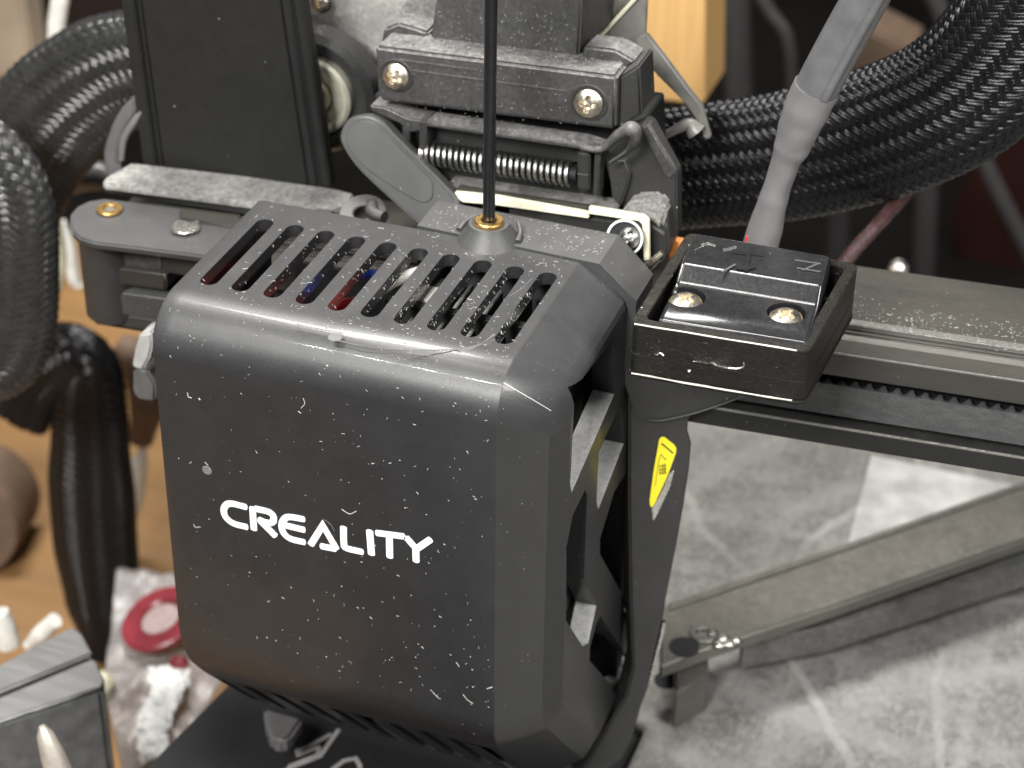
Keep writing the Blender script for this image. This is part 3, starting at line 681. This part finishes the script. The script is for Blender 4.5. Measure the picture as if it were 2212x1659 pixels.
# lint along the beam
lint = []; lf = []
for i in range(500):
    x = random.uniform(30, 70); y = random.gauss(YB+12, 2.0) if random.random() < .75 else YB+8.3+random.random()
    fibre(V((x, y, Z0+TL*(x-50)+.02)), (0, 0, 1), random.uniform(.15, .45), random.uniform(.02, .05))
o = link_mesh('beam_lint', lint, lf, lintm, beam, 0, recalc=False); o['kind'] = 'stuff'

# left end: belt-tensioner bracket with brass insert, banded body
br = thing('belt_end_bracket', 'dusty grey end bracket with brass insert at the left end of the beam', 'bracket')
brp = mat('bracket_plastic', (.022, .022, .023), .5, film=True, dust=.18, speck=.6, bump=.3, dustcol=(.33, .33, .33))
prism('top_plate', PL([(151, 480), (152, 462), (165, 446), (190, 434), (228, 428), (420, 452), (560, 472), (560, 560), (440, 553), (300, 535), (205, 524), (172, 514), (156, 500)], z=-13.4), (0, 0, -1.3), brp, br, .3)
c = P(237, 455, z=-13.3); ring('brass_insert', 1.0, 2.1, .5, c, (0, 0, 1), brass, br)
lathe('insert_bore', [(1.0, 0), (1.0, .1)], c+V((0, 0, .05)), (0, 0, 1), dusty, br)
prism('slot_bar', PL([(388, 455), (398, 448), (520, 463), (520, 490), (485, 487), (388, 470)], z=-13.0), (0, 0, -1), beamm, br, .2)
prism('belt_clip', PL([(368, 492), (385, 478), (410, 485), (430, 480), (432, 500), (400, 510), (372, 505)], z=-13.1), (0, 0, .5), steel, br, .2)
def band(y0, y1, xl, m, yy=39.5, xr=-48, dz=0):
    return prism('housing_band', [P(xl, y0, y=yy), P(xl+180, y0+(y1-y0)*0+24, y=yy), P(xl+180, y1+24, y=yy), P(xl, y1, y=yy)], (0, 10, 0), m, br, .35)
band(503, 563, 172, dusty, 40.5); band(568, 605, 178, beamm); band(605, 622, 190, dark, 41.5); band(622, 672, 190, greyp); band(672, 700, 205, plast, 40)
lathe('housing_end', [(4.2, 0), (4.5, .4), (4.5, 16), (4, 16.4)], P(190, 500, z=-14.6)+V((1.5, 3, -16)), (0, 0, 1), plast, br)

# carriage ledge below the column
lg = thing('carriage_ledge', 'dust covered flat ledge plate under the tall black column', 'plate')
prism('ledge_plate', PL([(222, 396), (226, 384), (283, 351), (520, 378), (720, 406), (765, 418), (752, 445), (712, 458), (540, 438)], z=-11), (0, 0, -1.2), ledge_m, lg, .3)
prism('ledge_skirt', PL([(224, 402), (540, 443), (715, 462), (715, 480), (540, 466), (224, 416)], y=52), (0, 1.5, 0), plast, lg, .2)
hp = thing('curved_handle', 'pale grey curved plastic hook beside the left foot of the column', 'hook')
tube('hook_band', PL([(247, 372), (243, 335), (255, 290), (272, 250), (300, 215)], y=60), [1.5, 1.5, 1.4, 1.2, 1.0], cablem, hp, seg=12, flat=.5, wide=(1, 0, 0))
tube('hook_rib', PL([(262, 345), (268, 300), (290, 262), (306, 240)], y=59.3), [.5, .6, .6, .4], shrink, hp, seg=8)

# Z column
zc = thing('z_column', 'tall matt black aluminium column standing at upper left', 'column')
ZY = 59.
def cpoly(l0, l1, t=0): return PL([(l0[0], -80), (l1[0], -80), (l1[1], 407+(l1[1]-725)*.115), (l0[1], 407+(l0[1]-725)*.115)], y=ZY+t)
def strip(a0, a1, t=0):   # a: position across the face 0..1
    xt = lambda a: 250+(640-250)*a; xb = lambda a: 309+(714-309)*a
    return PL([(xt(a0), -80), (xt(a1), -80), (xb(a1), 360+45*a1), (xb(a0), 360+45*a0)], y=ZY+t)
prism('column_face', strip(.115, .875, .25), (0, 2.5, 0), matte, zc, .1)
for s0, s1, t in ((0, .07, .0), (.085, .105, .05), (.885, .93, 0), (.95, 1., .1)):
    prism('column_rib', strip(s0, s1, t), (0, 2.6, 0), matte, zc, .25)
for s0, s1 in ((.07, .085), (.105, .115), (.875, .885), (.93, .95)):
    prism('column_groove', strip(s0, s1, .6), (0, 1.8, 0), dark, zc, 0)

# V wheel on the carriage
vw = thing('guide_wheel', 'round black guide wheel with pale metal bearing beside the column', 'wheel')
wc = P(675, 207, y=66); k = 1/13.0
ring('tyre', 88*k, 133*k, 6, wc, (0, 1, 0), tyre, vw, 56, 1.2)
ring('bearing_outer', 66*k, 86*k, 5, wc+V((0, -.6, 0)), (0, 1, 0), ringm, vw, 48, .5)
ring('bearing_shield', 40*k, 66*k, 4, wc+V((0, .3, 0)), (0, 1, 0), ringm, vw, 40, .4)
ring('bearing_inner', 22*k, 40*k, 5, wc+V((0, -1.2, 0)), (0, 1, 0), ringm, vw, 32, .5)
screw('axle_bolt', wc+V((1.2, -1.6, 1.4)), (0.1, -1, .2), 30*k, warmsteel, vw)
lathe('wheel_hub', [(60*k, 0), (60*k, 3)], wc+V((0, 3, 0)), (0, 1, 0), dark, vw)
# carriage plate behind the wheel and extruder
cp = thing('carriage_plate', 'pale dusty carriage back plate behind the guide wheel', 'plate')
prism('back_plate', PL([(655, -60), (960, -60), (930, 120), (790, 300), (640, 280)], y=76), (0, 2, 0), mat('dusty_pale_plate', (.16, .155, .145), .5, dust=.9, up=False, dustcol=(.5, .49, .46), bump=.3), cp, .3)
prism('plate_rib', PL([(860, 30), (925, -70), (975, -70), (935, 60), (895, 58)], y=74.5), (0, 1.2, 0), ledge_m, cp, .2)
facescrew(695, 5, 1.4, 74.8, warmsteel, .2, cp)
sp = thing('smoky_side_plate', 'smoky grey angled sheet behind the right end of the clamp bar', 'plate')
prism('plate_sheet', PL([(1256, 110), (1256, -60), (1400, -60), (1392, 95), (1372, 130), (1280, 110)], y=72), (0, 1, 0), clearp, sp, .1)
tube('plate_edge', PL([(1276, 100), (1330, 42), (1395, -28)], y=71.2), .32, cream, sp, seg=6)
prism('plate_flap', PL([(1280, 100), (1395, -22), (1394, 92), (1374, 132)], y=71.8), (0, .3, 0), zipm, sp, .05)
zt_ = thing('cable_tie_tail', 'smoky nylon strip hanging diagonally in front of the pine board', 'cable tie')
prism('tie_strap', PL([(1372, 80), (1395, 72), (1440, 130), (1488, 195), (1515, 228), (1535, 300), (1520, 302), (1505, 262), (1480, 225), (1420, 165), (1380, 118)], y=70), (0, 1.2, 0), zipm, zt_, .3)
tube('tie_loop', PL([(1415, 305), (1450, 285), (1488, 268), (1505, 285)], y=69), [.6, .7, 1.0, 1.6], zipm, zt_, seg=8)

# ================================================================== ACCELEROMETER AND ITS TRAY
tray = thing('sensor_tray', 'square black printed tray with raised rim holding the small sensor', 'tray')
ZT = 3.0
o4 = [P(1361, 697, z=ZT), P(1748, 762, z=ZT), P(1857, 570, z=ZT), P(1485, 501, z=ZT)]
def rr(c4, r, n=5):
    out = []
    for i in range(4):
        p0, p, p1 = c4[i-1], c4[i], c4[(i+1) % 4]; a = (p0-p).normalized(); b = (p1-p).normalized()
        for k in range(n+1):
            t = k/n; out.append(p+a*r*(1-t)**2+b*r*t**2)
    return out
def inset(c4, d):
    out = []
    for i in range(4):
        p0, p, p1 = c4[i-1], c4[i], c4[(i+1) % 4]; a = (p0-p).normalized(); b = (p1-p).normalized(); out.append(p+(a+b)*d)
    return out
floor_ = prism('tray_floor', [q+V((0, 0, -4.6)) for q in rr(o4, 1.5)], (0, 0, -3.0), tray_m, tray, .2)
# rim: four walls as a closed loop
ro = rr(o4, 1.6); ri = rr(inset(o4, 1.55), 1.2); n = len(ro); D = V((0, 0, -4.7)); vs = ro+ri+[q+D for q in ro]+[q+D for q in ri]
fs = []
for i in range(n):
    j = (i+1) % n; fs += [[i, j, n+j, n+i], [i, j, 2*n+j, 2*n+i], [n+i, n+j, 3*n+j, 3*n+i], [2*n+i, 2*n+j, 3*n+j, 3*n+i]]
link_mesh('tray_rim', vs, fs, tray_m, tray, 30, .12)
prism('tray_foot', [q+V((0, 0, -7.62)) for q in rr(inset(o4, -.12), 1.6)], (0, 0, -.6), tray_m, tray, .15)
wr = mat('painted_rim_highlight', (.6, .59, .52), .4, dust=.2, bump=.6, scale=.6)  # thin bright tubes added as the light caught by the tray edges
tube('rim_highlight', [o4[0]+V((.6, -.05, -.02)), o4[0].lerp(o4[1], .5)+V((0, -.06, .0)), o4[1]+V((-1.6, -.03, -.02))], .11, wr, tray, seg=6, rough=.06)
tube('rim_highlight', [o4[0]+V((.6, -.17, -7.6)), o4[0].lerp(o4[1], .5)+V((0, -.18, -7.6)), o4[1]+V((-1.6, -.15, -7.6))], .12, wr, tray, seg=6, rough=.1)
# melted blobs and strings on the front of the tray
fz = lambda px, py: P(px, py, pl=(o4[0]+V((0, -.1, 0)), (o4[1]-o4[0]).cross(V((0, 0, 1))).normalized()))
tube('melt_string', [fz(1497, 780), fz(1512, 782), fz(1530, 785), fz(1538, 782), fz(1550, 790), fz(1570, 794), fz(1590, 797), fz(1606, 792), fz(1606, 783)], .14, steel, tray, seg=6, rough=.15)
tube('melt_string', [fz(1413, 764), fz(1420, 766), fz(1424, 762), fz(1434, 768)], .1, steel, tray, seg=6, rough=.1)
for (a0, b0), r_ in (((1489, 800), .3), ((1410, 587), .0),):
    if r_: lathe('melt_bead', [(r_*.6, 0), (r_, .1), (r_*.7, .3), (.05, .4)], fz(a0, b0), (0, -1, 0), steel, tray, 12)

mod = thing('sensor_module', 'glossy black sensor block with two recessed screws and engraved Z mark', 'sensor')
m4 = [P(1421, 676, z=ZT+1.4), P(1748, 728, z=ZT+1.4), P(1795, 560, z=ZT+1.4), P(1500, 510, z=ZT+1.4)]
# profile running front to back: low step with screws, slope, raised rear
f0_, f1_, b1_, b0_ = m4
def mp_(u_, v_, h): 
    a_ = f0_.lerp(f1_, u_); b_ = b0_.lerp(b1_, u_); q = a_.lerp(b_, v_); return V((q.x, q.y, ZT+h))
prof_m = [(0, -2.8), (0, -.25), (.03, .25), (.48, .35), (.60, 1.9), (.97, 2.1), (1, 1.8), (1, -2.8)]
vs = []; 
for u_ in (0, .02, .98, 1): vs += [mp_(u_, v_, h-(.3 if u_ in (0, 1) and h > -2 else 0)) for v_, h in prof_m]
n = len(prof_m); fs = [list(range(n)), [3*n+i for i in range(n)]]
for i in range(3):
    for k in range(n): fs.append([i*n+k, i*n+(k+1) % n, (i+1)*n+(k+1) % n, (i+1)*n+k])
body = link_mesh('module_body', vs, fs, gloss, mod, 25, .22)
hole = []
hc = [(1480, 646), (1697, 680)]
ctrs = []
for a0, b0 in hc:
    c = P(a0, b0, z=ZT+.3); ctrs.append(c)
    hole.append(lathe('bore', [(2.6, -1.6), (2.6, 6)], c+V((0, .5, 0)), (0, 0, 1), gloss))
boolean(body, hole)
for c in ctrs:
    screw('screw', c+V((0, .25, -.75)), (0, -.12, 1), 2.2, warmsteel, mod, h=1.0)
up_ = V((0, 0, 1)); zc_ = lambda px, py: P(px, py, z=ZT+2.06)
strokes('axis_letter', [[zc_(1718, 562), zc_(1772, 570)], [zc_(1766, 571), zc_(1734, 584)], [zc_(1722, 580), zc_(1772, 588)]], .32, up_, .05, greyp, mod)
strokes('axis_arrow', [[zc_(1585, 547), zc_(1650, 552)], [zc_(1616, 553), zc_(1612, 585)], [zc_(1612, 583), zc_(1592, 580)], [zc_(1612, 583), zc_(1628, 578)]], .6, up_, .1, gloss, mod)
strokes('axis_arrow', [[zc_(1560, 588), zc_(1588, 572)]], .35, up_, .1, greyp, mod)
strokes('melt_fleck', [[zc_(1500, 542), zc_(1520, 532)], [zc_(1515, 528), zc_(1530, 526), zc_(1545, 530)], [zc_(1562, 540), zc_(1590, 534)]], .25, up_, .08, steel, mod)

# sensor cable with heat shrink
sc_ = thing('sensor_cable', 'round grey sensor cable with pale heat-shrink sleeve rising to the upper right', 'cable')
CY = 50
tube('cable_sheath', PL([(1750, 225), (1762, 195), (1815, 95), (1868, 0), (1900, -60)], y=CY), 3.05, cablem, sc_, seg=24)
tube('sheath_ridge', [q+V((1.7, -2.4, 0)) for q in PL([(1762, 195), (1815, 95), (1868, 0), (1900, -60)], y=CY)], .7, cablem, sc_, seg=10)
tube('heat_shrink', PL([(1640, 545), (1652, 500), (1668, 440), (1680, 400), (1697, 350), (1712, 315), (1728, 270), (1745, 230), (1764, 190)], y=CY), [2.6, 2.5, 2.15, 1.9, 2.0, 2.5, 2.95, 3.2, 3.25], shrink, sc_, seg=28, rough=.16)
lathe('red_wire_end', [(.3, 0), (.3, 1)], P(1614, 524, y=CY-1.5), (0, 0, 1), red, sc_, 10)

# thin braided lead to the right of the sensor
tl = thing('braided_lead', 'thin braided lead, grey turning dull red, behind the sensor tray', 'cable')
braid('braid', [P(1815, 580, y=74), P(1850, 535, y=76), P(1900, 480, y=80), P(1950, 425, y=88), P(1990, 380, y=98), P(2030, 330, y=104)], 0.9, braidr, tl, flat=1, N=8, pitch=9, th=.2)

# ================================================================== BRAIDED SLEEVES
s1 = thing('braided_sleeve', 'wide woven black sleeve coming out from behind the left of the column', 'cable sleeve', 'woven black cable sleeves')
braid('braid', PL([(420, 120), (330, 140), (230, 165), (130, 235), (60, 330), (20, 450)], y=88), [9.5, 9.8, 10, 10.5, 10, 9], braidm, s1, wide=(.5, 0, 1), flat=.38, N=24, pitch=44, th=.55, fils=2)
s2 = thing('braided_sleeve', 'woven black sleeve looping down in front along the left picture edge', 'cable sleeve', 'woven black cable sleeves')
braid('braid', PL([(-190, 300), (-90, 310), (-10, 355), (34, 440), (42, 560), (38, 690), (5, 775), (-70, 808), (-180, 812)], y=62), [6.4]*9, braidm, s2, wide=(0, .2, 1), flat=.36, N=18, pitch=30, th=.5, fils=2)
s3 = thing('braided_sleeve', 'dark woven sleeve hanging down between the desk and the front cover', 'cable sleeve', 'woven black cable sleeves')
braid('braid', PL([(40, 900), (70, 815), (140, 770), (190, 800), (195, 950), (200, 1100), (212, 1250), (235, 1420)], y=112), [6.5, 7, 7.5, 8.6, 9.8, 9.8, 8.5, 5], braidd, s3, wide=(1, 0, 0), flat=.4, N=16, pitch=34, th=.5, fils=2)
s4 = thing('braided_sleeve', 'broad flattened woven sleeve sweeping up to the right behind the sensor', 'cable sleeve', 'woven black cable sleeves')
braid('braid', PL([(1330, 372), (1430, 368), (1560, 355), (1700, 338), (1882, 294), (2024, 238), (2125, 165), (2230, 50), (2310, -60)], y=84), [9.8, 10, 10.2, 10.4, 10.4, 10.4, 10.4, 10.8, 11], braidd, s4, wide=(0, .0, 1), flat=.36, N=36, pitch=54, th=.36, fils=2)

# ================================================================== BED, BASE, BRACE
bd = prism('print_bed', [V((9, -260, -98)), V((260, -260, -98)), V((260, 196, -98)), V((-20, 196, -98)), V((-20, 60, -98)), V((9, 50, -98))], (0, 0, -3), bedm, None, .3, 0)
tag(bd, 'scratched silver grey metal print bed at lower right', 'print bed')
ls = prism('bed_reflection_patch', PL([(1882, 985), (2300, 1075), (2300, 1120), (2212, 1130), (1828, 1188)], z=-97.6), (0, 0, .3), mat('bed_reflection_mat', (.46, .46, .445), .42, metal=.3, bump=.3, scale=.4, var=.3), None, .05, 0)  # added pale plate standing in for a bright reflection on the bed
tag(ls, 'bright pale patch added as a reflection on the bed just under the right part of the beam', 'reflection patch')
brc = thing('diagonal_brace', 'brown-grey metal bar lying diagonally across the bed', 'bar')
ZB = -84
def bar(nm, pts, z, dz, m, bv=.5): return prism(nm, PL(pts, z=z), (0, 0, dz), m, brc, bv)
brm = mat('bronzed_bar', (.125, .12, .105), .4, metal=.5, bump=.15, scale=.5, dust=.2, speck=.1, stretch=(.4, .4, 1))
bar('bar_top', [(1425, 1310), (1700, 1215), (2300, 1010), (2300, 1135), (1800, 1310), (1530, 1400), (1425, 1440)], ZB, -3, brm)
bar('bar_ridge', [(1440, 1300), (1800, 1180), (2300, 1005), (2300, 1025), (1800, 1200), (1440, 1325)], ZB+.4, -1, brm)
bar('bar_side', [(1600, 1370), (2300, 1130), (2300, 1190), (1800, 1352), (1600, 1392)], ZB-5, -6, mat('dark_bar_side', (.03, .03, .03), .5, bump=.2, dust=.3, up=False))
bar('bar_foot', [(1455, 1440), (1530, 1405), (1532, 1460), (1458, 1500)], ZB-6, -8, brm)
for a0, b0 in ((1540, 1370), (1562, 1378), (1575, 1390), (1553, 1392), (1590, 1384)):
    screw('bar_rivet', P(a0, b0, z=ZB+.1), (0, 0, 1), .8+.3*random.random(), steel, brc, h=.7)
lathe('bar_hole', [(2.6, 0), (2.6, .1)], P(1478, 1398, z=ZB+.05), (0, 0, 1), dark, brc)
ring('bar_eyelet', 1.2, 2.4, .6, P(1520, 1372, z=ZB), (0, 0, 1), brm, brc)
lathe('bar_hole', [(2.2, 0), (2.2, .1)], P(1440, 1470, z=ZB-8), (0, 0, 1), dark, brc)

bs = thing('printer_base', 'flat black printer base with grey line emblem below the cover', 'printer base')
prism('base_sheet', [P(505, 1462, z=-100), P(300, 1670, z=-100), P(250, 1800, z=-100), P(1300, 1900, z=-100), V((8.6, 20, -100)), V((8.6, 50, -100)), V((8.6, 120, -100)), V((-40, 120, -100)), V((-40, 62, -100))], (0, 0, -14), basep, bs, .6)
E2 = lambda cx, cy: P(307+.496*cx, 1289+.496*cy, z=-99.97)
strokes('base_emblem', [[E2(855, 580), E2(775, 695), E2(640, 748), E2(560, 800)], [E2(820, 600), E2(740, 645), E2(675, 672), E2(680, 690), E2(770, 655)], [E2(770, 655), E2(765, 690), E2(640, 740)], [E2(820, 760), E2(880, 715), E2(930, 705), E2(948, 735), E2(950, 780)]], .75, (0, 0, 1), .05, greyk, bs)
cl = prism('grey_clip', PL([(568, 1526), (655, 1550), (628, 1592), (612, 1601), (585, 1596), (572, 1560)], z=-90), (0, 0, -3), mat('soft_grey_silicone', (.09, .085, .085), .6, bump=.1), None, .6)
tag(cl, 'soft grey silicone clip just under the bottom slots of the cover', 'clip')
sd = prism('side_clip', PL([(301, 722), (326, 718), (329, 745), (322, 775), (308, 800), (284, 794), (292, 750)], y=30), (0, 4, 0), mat('pale_grey_plastic', (.36, .36, .35), .45, bump=.1), None, .35)
tag(sd, 'small pale grey clip sticking out at the left edge of the cover', 'clip')
sk = prism('clip_bracket', PL([(286, 800), (318, 800), (335, 830), (335, 868), (300, 865), (286, 850)], y=34), (0, 4, 0), greyd, None, .4)
tag(sk, 'dark grey bracket just below the pale clip at the cover edge', 'bracket')

# ================================================================== BACKGROUND THINGS
bp = prism('pine_board', PL([(1392, -80), (1522, -80), (1519, 228), (1388, 214)], y=190), (0, 18, 0), woodp, None, .6); tag(bp, 'pale pine board standing upright behind the print head', 'board')
tn = prism('tan_board', PL([(-60, -60), (42, -60), (70, 150), (-60, 190)], y=260), (0, 10, 0), tan, None, 1); tag(tn, 'tan wooden board blurred in the upper left corner', 'board')
def cab(nm, pts, y, r, m, label, cat='cable', **k):
    o = tube(nm, PL(pts, y=y), r, m, None, **k); tag(o, label, cat); return o
cab('white_cable', [(142, -60), (130, 0), (122, 60), (122, 130)], 140, 1.9, whitec, 'thick white cable hanging at the top left beside the column')
cab('cream_strap', [(100, 380), (112, 470), (118, 560), (108, 640), (92, 700)], 120, [1.2, 2.2, 2.8, 2.2, .8], creamc, 'cream coloured strap hanging behind the front woven loop', 'strap', flat=.5, wide=(1, 0, 0))
cab('white_cable', [(130, 480), (150, 540), (160, 600), (172, 620)], 150, [1.3, 1.6, 1.6, 1.0], whitec, 'short white cable end between the strap and the bracket')
cab('white_cable', [(312, 960), (300, 1010), (293, 1070), (284, 1130)], 150, [.8, 2.2, 2.2, 1.2], whitec, 'short white cable piece between the dark sleeve and the cover')
cab('white_plug', [(-5, 1325), (8, 1355), (20, 1392)], 60, [2.2, 2.4, 2.4], whitec, 'white round plug at the lower left picture edge', 'plug')
cab('white_plug', [(60, 1395), (90, 1368), (118, 1340)], 60, [1.0, 1.8, 1.6], whitec, 'white capsule shaped plug resting behind the aluminium bar', 'plug')
kb = lathe('cardboard_roll', [(9, 0), (13.5, 0), (14, .8), (14, 20), (13.5, 21), (9, 21)], P(-30, 1060, y=150), (.3, -1, .2), brownm, None, 40); tag(kb, 'brown cardboard roll blurred at the left picture edge', 'roll')
pk = tube('brown_hose', PL([(255, 745), (290, 770), (318, 860), (305, 950)], y=150), [3, 4, 4.5, 3], brownm, None); tag(pk, 'brown blurred hose between dark sleeve and cover edge', 'hose')
# aluminium bar lower left with a pin
al = thing('aluminium_bar', 'grey ridged aluminium profile blurred in the lower left corner', 'aluminium bar')
prism('bar_body', PL([(-80, 1488), (158, 1362), (176, 1378), (228, 1478), (220, 1492), (-80, 1592)], z=-92), (0, 0, -45), greyd, al, .8)
prism('bar_cap', PL([(-80, 1486), (157, 1360), (176, 1376), (200, 1420), (-80, 1536)], z=-91.4), (0, 0, .9), greyal, al, .4)
prism('bar_cap', PL([(-80, 1546), (204, 1428), (229, 1478), (220, 1490), (-80, 1592)], z=-91.4), (0, 0, .7), greyal, al, .4)
nz = lathe('probe_pin', [(2.2, 0), (1.9, 6), (1.3, 10), (.5, 11.5)], P(140, 1705, z=-85), (-.3, .1, 1), mat('beige_metal', (.5, .46, .4), .45, metal=.5, bump=.1), None, 20); tag(nz, 'blunt beige metal pin in front of the aluminium profile', 'pin')
# plastic bag with a red reel
bgp = [(252, 1232), (300, 1240), (352, 1246), (390, 1300), (420, 1420), (462, 1478), (400, 1570), (330, 1680), (275, 1690), (245, 1570), (222, 1480), (246, 1420)]
bag = thing('plastic_bag', 'crumpled clear plastic bag with white lining beside the dark sleeve', 'bag')
g = []; gf = []; NX, NY = 34, 46
for j in range(NY+1):
    for i in range(NX+1):
        u_, v_ = i/NX, j/NY
        xl = 252+(222-252)*min(1, v_*1.8)+max(0, v_-.55)*110; xr = 372+110*min(1, v_*2)-max(0, v_-.5)*270
        p = P(xl+(xr-xl)*u_, 1235+450*v_, z=-138)
        p.z += 3.2*mnoise.noise(V((p.x*.09, p.y*.09, 1)))+1.4*mnoise.noise(V((p.x*.3, p.y*.25, 4)))+.6*abs(mnoise.noise(V((p.x*.9, p.y*.7, 8))))
        g.append(p)
for j in range(NY):
    for i in range(NX): gf.append([j*(NX+1)+i, j*(NX+1)+i+1, (j+1)*(NX+1)+i+1, (j+1)*(NX+1)+i])
o = link_mesh('bag_film', g, gf, bagm, bag, 70, recalc=False)
md = o.modifiers.new('thickness', 'SOLIDIFY'); md.thickness = .0002
g = []; gf = []; NX, NY = 14, 30
for j in range(NY+1):
    for i in range(NX+1):
        u_, v_ = i/NX, j/NY; p = P(318-20*v_+90*u_*(1-v_*.3)+10*math.sin(v_*7), 1452+200*v_-20*u_, z=-134); p.z += 1.5*mnoise.noise(V((p.x*.5, p.y*.5, 2)))+1.2*mnoise.noise(V((p.x*1.5, p.y*1.5, 5))); g.append(p)
for j in range(NY):
    for i in range(NX): gf.append([j*(NX+1)+i, j*(NX+1)+i+1, (j+1)*(NX+1)+i+1, (j+1)*(NX+1)+i])
o = link_mesh('foam_lining', g, gf, foil, bag, 0, recalc=False); o.modifiers.new('thickness', 'SOLIDIFY').thickness = .001
pr_ = lathe('yellow_bead', [(2, 0), (3, .5), (3, 4), (2, 5)], P(222, 1500, z=-128), (0, -.3, 1), creamc, bag, 14)
rl = thing('red_reel', 'dark red plastic reel seen through the crumpled bag', 'reel')
ring('reel_flange', 4.2, 8.6, 2, P(352, 1345, z=-132.5), (-.25, -.25, 1), redd, rl, 40, .5)
lathe('reel_hub', [(4.3, 0), (4.3, 1.2)], P(352, 1345, z=-132.6), (-.25, -.25, 1), mat('hazy_pink', (.3, .23, .22), .5, bump=0), rl, 30)
tube('red_tag', PL([(375, 1430), (392, 1437), (405, 1445)], z=-133), [1.4, 1.8, .8], redd, rl)

# clutter in the dark shelf, far behind
def far(nm, pts, y, r, m, label, cat): return cab(nm, pts, y, r, m, label, cat)
gcab = mat('dull_grey_cable', (.04, .038, .038), .6, spec=.2, bump=0)
far('shelf_post', [(1590, -60), (1592, 60), (1600, 320)], 330, 4.2, gcab, 'blurred grey upright post in the dark shelf right of the pine board', 'post')
far('hanging_cable', [(1600, -80), (1660, 20), (1705, 100), (1712, 300)], 300, 1.8, gcab, 'thin dark cable curving down in the shelf left of the sensor cable', 'cable')
far('hanging_cable', [(2000, -40), (2040, 50), (2060, 220)], 330, 2.6, gcab, 'short dark cable in the shelf above the broad woven sleeve', 'cable')
far('hanging_cable', [(2105, 300), (2150, 400), (2230, 560)], 320, 2.4, gcab, 'dim grey cable slanting down at the right picture edge', 'cable')
far('shelf_post', [(1815, 340), (1812, 480), (1800, 700)], 330, 3.4, gcab, 'blurred short grey post under the woven sleeve', 'post')
far('shelf_post', [(2010, 330), (2000, 480), (1990, 760)], 330, 3.4, gcab, 'blurred grey post between the braided lead and the right edge', 'post')
dr = prism('brown_box', PL([(1870, 60), (1975, 115), (1950, 170), (1860, 220), (1820, 180)], y=360), (0, 20, 0), brownm, None, 1); tag(dr, 'dark brown box edge glowing faintly behind the sensor cable', 'box')
db = prism('red_brown_panel', PL([(2050, 480), (2120, 300), (2300, 200), (2300, 620), (2080, 600)], y=420), (0, 20, 0), mat('red_brown_panel_mat', (.022, .007, .006), .8, spec=.1, bump=0, scale=.05), None, 1); tag(db, 'very dark red-brown panel at the right edge under the sleeve', 'panel')
br2 = prism('dark_brown_panel', PL([(60, -60), (300, -60), (300, 160), (70, 170)], y=420), (0, 20, 0), mat('brown_panel_mat', (.03, .019, .016), .8, spec=.1, bump=0, scale=.05), None, 1); tag(br2, 'dark brown panel behind the white cable at top left', 'panel')
sh = lathe('steel_knob', [(.7, 0), (1.7, .4), (1.8, 1.0), (1.1, 2.0), (.1, 2.3)], P(1942, 580, y=110), (0, -1, .6), steel, None, 20); tag(sh, 'small bright steel knob blurred behind the beam', 'knob')
pkx = tube('pale_piece', PL([(150, 400), (200, 378), (250, 392)], y=100), [2, 3, 2.2], cablem, None); tag(pkx, 'pale grey blurred tube between woven sleeve and end bracket', 'tube')
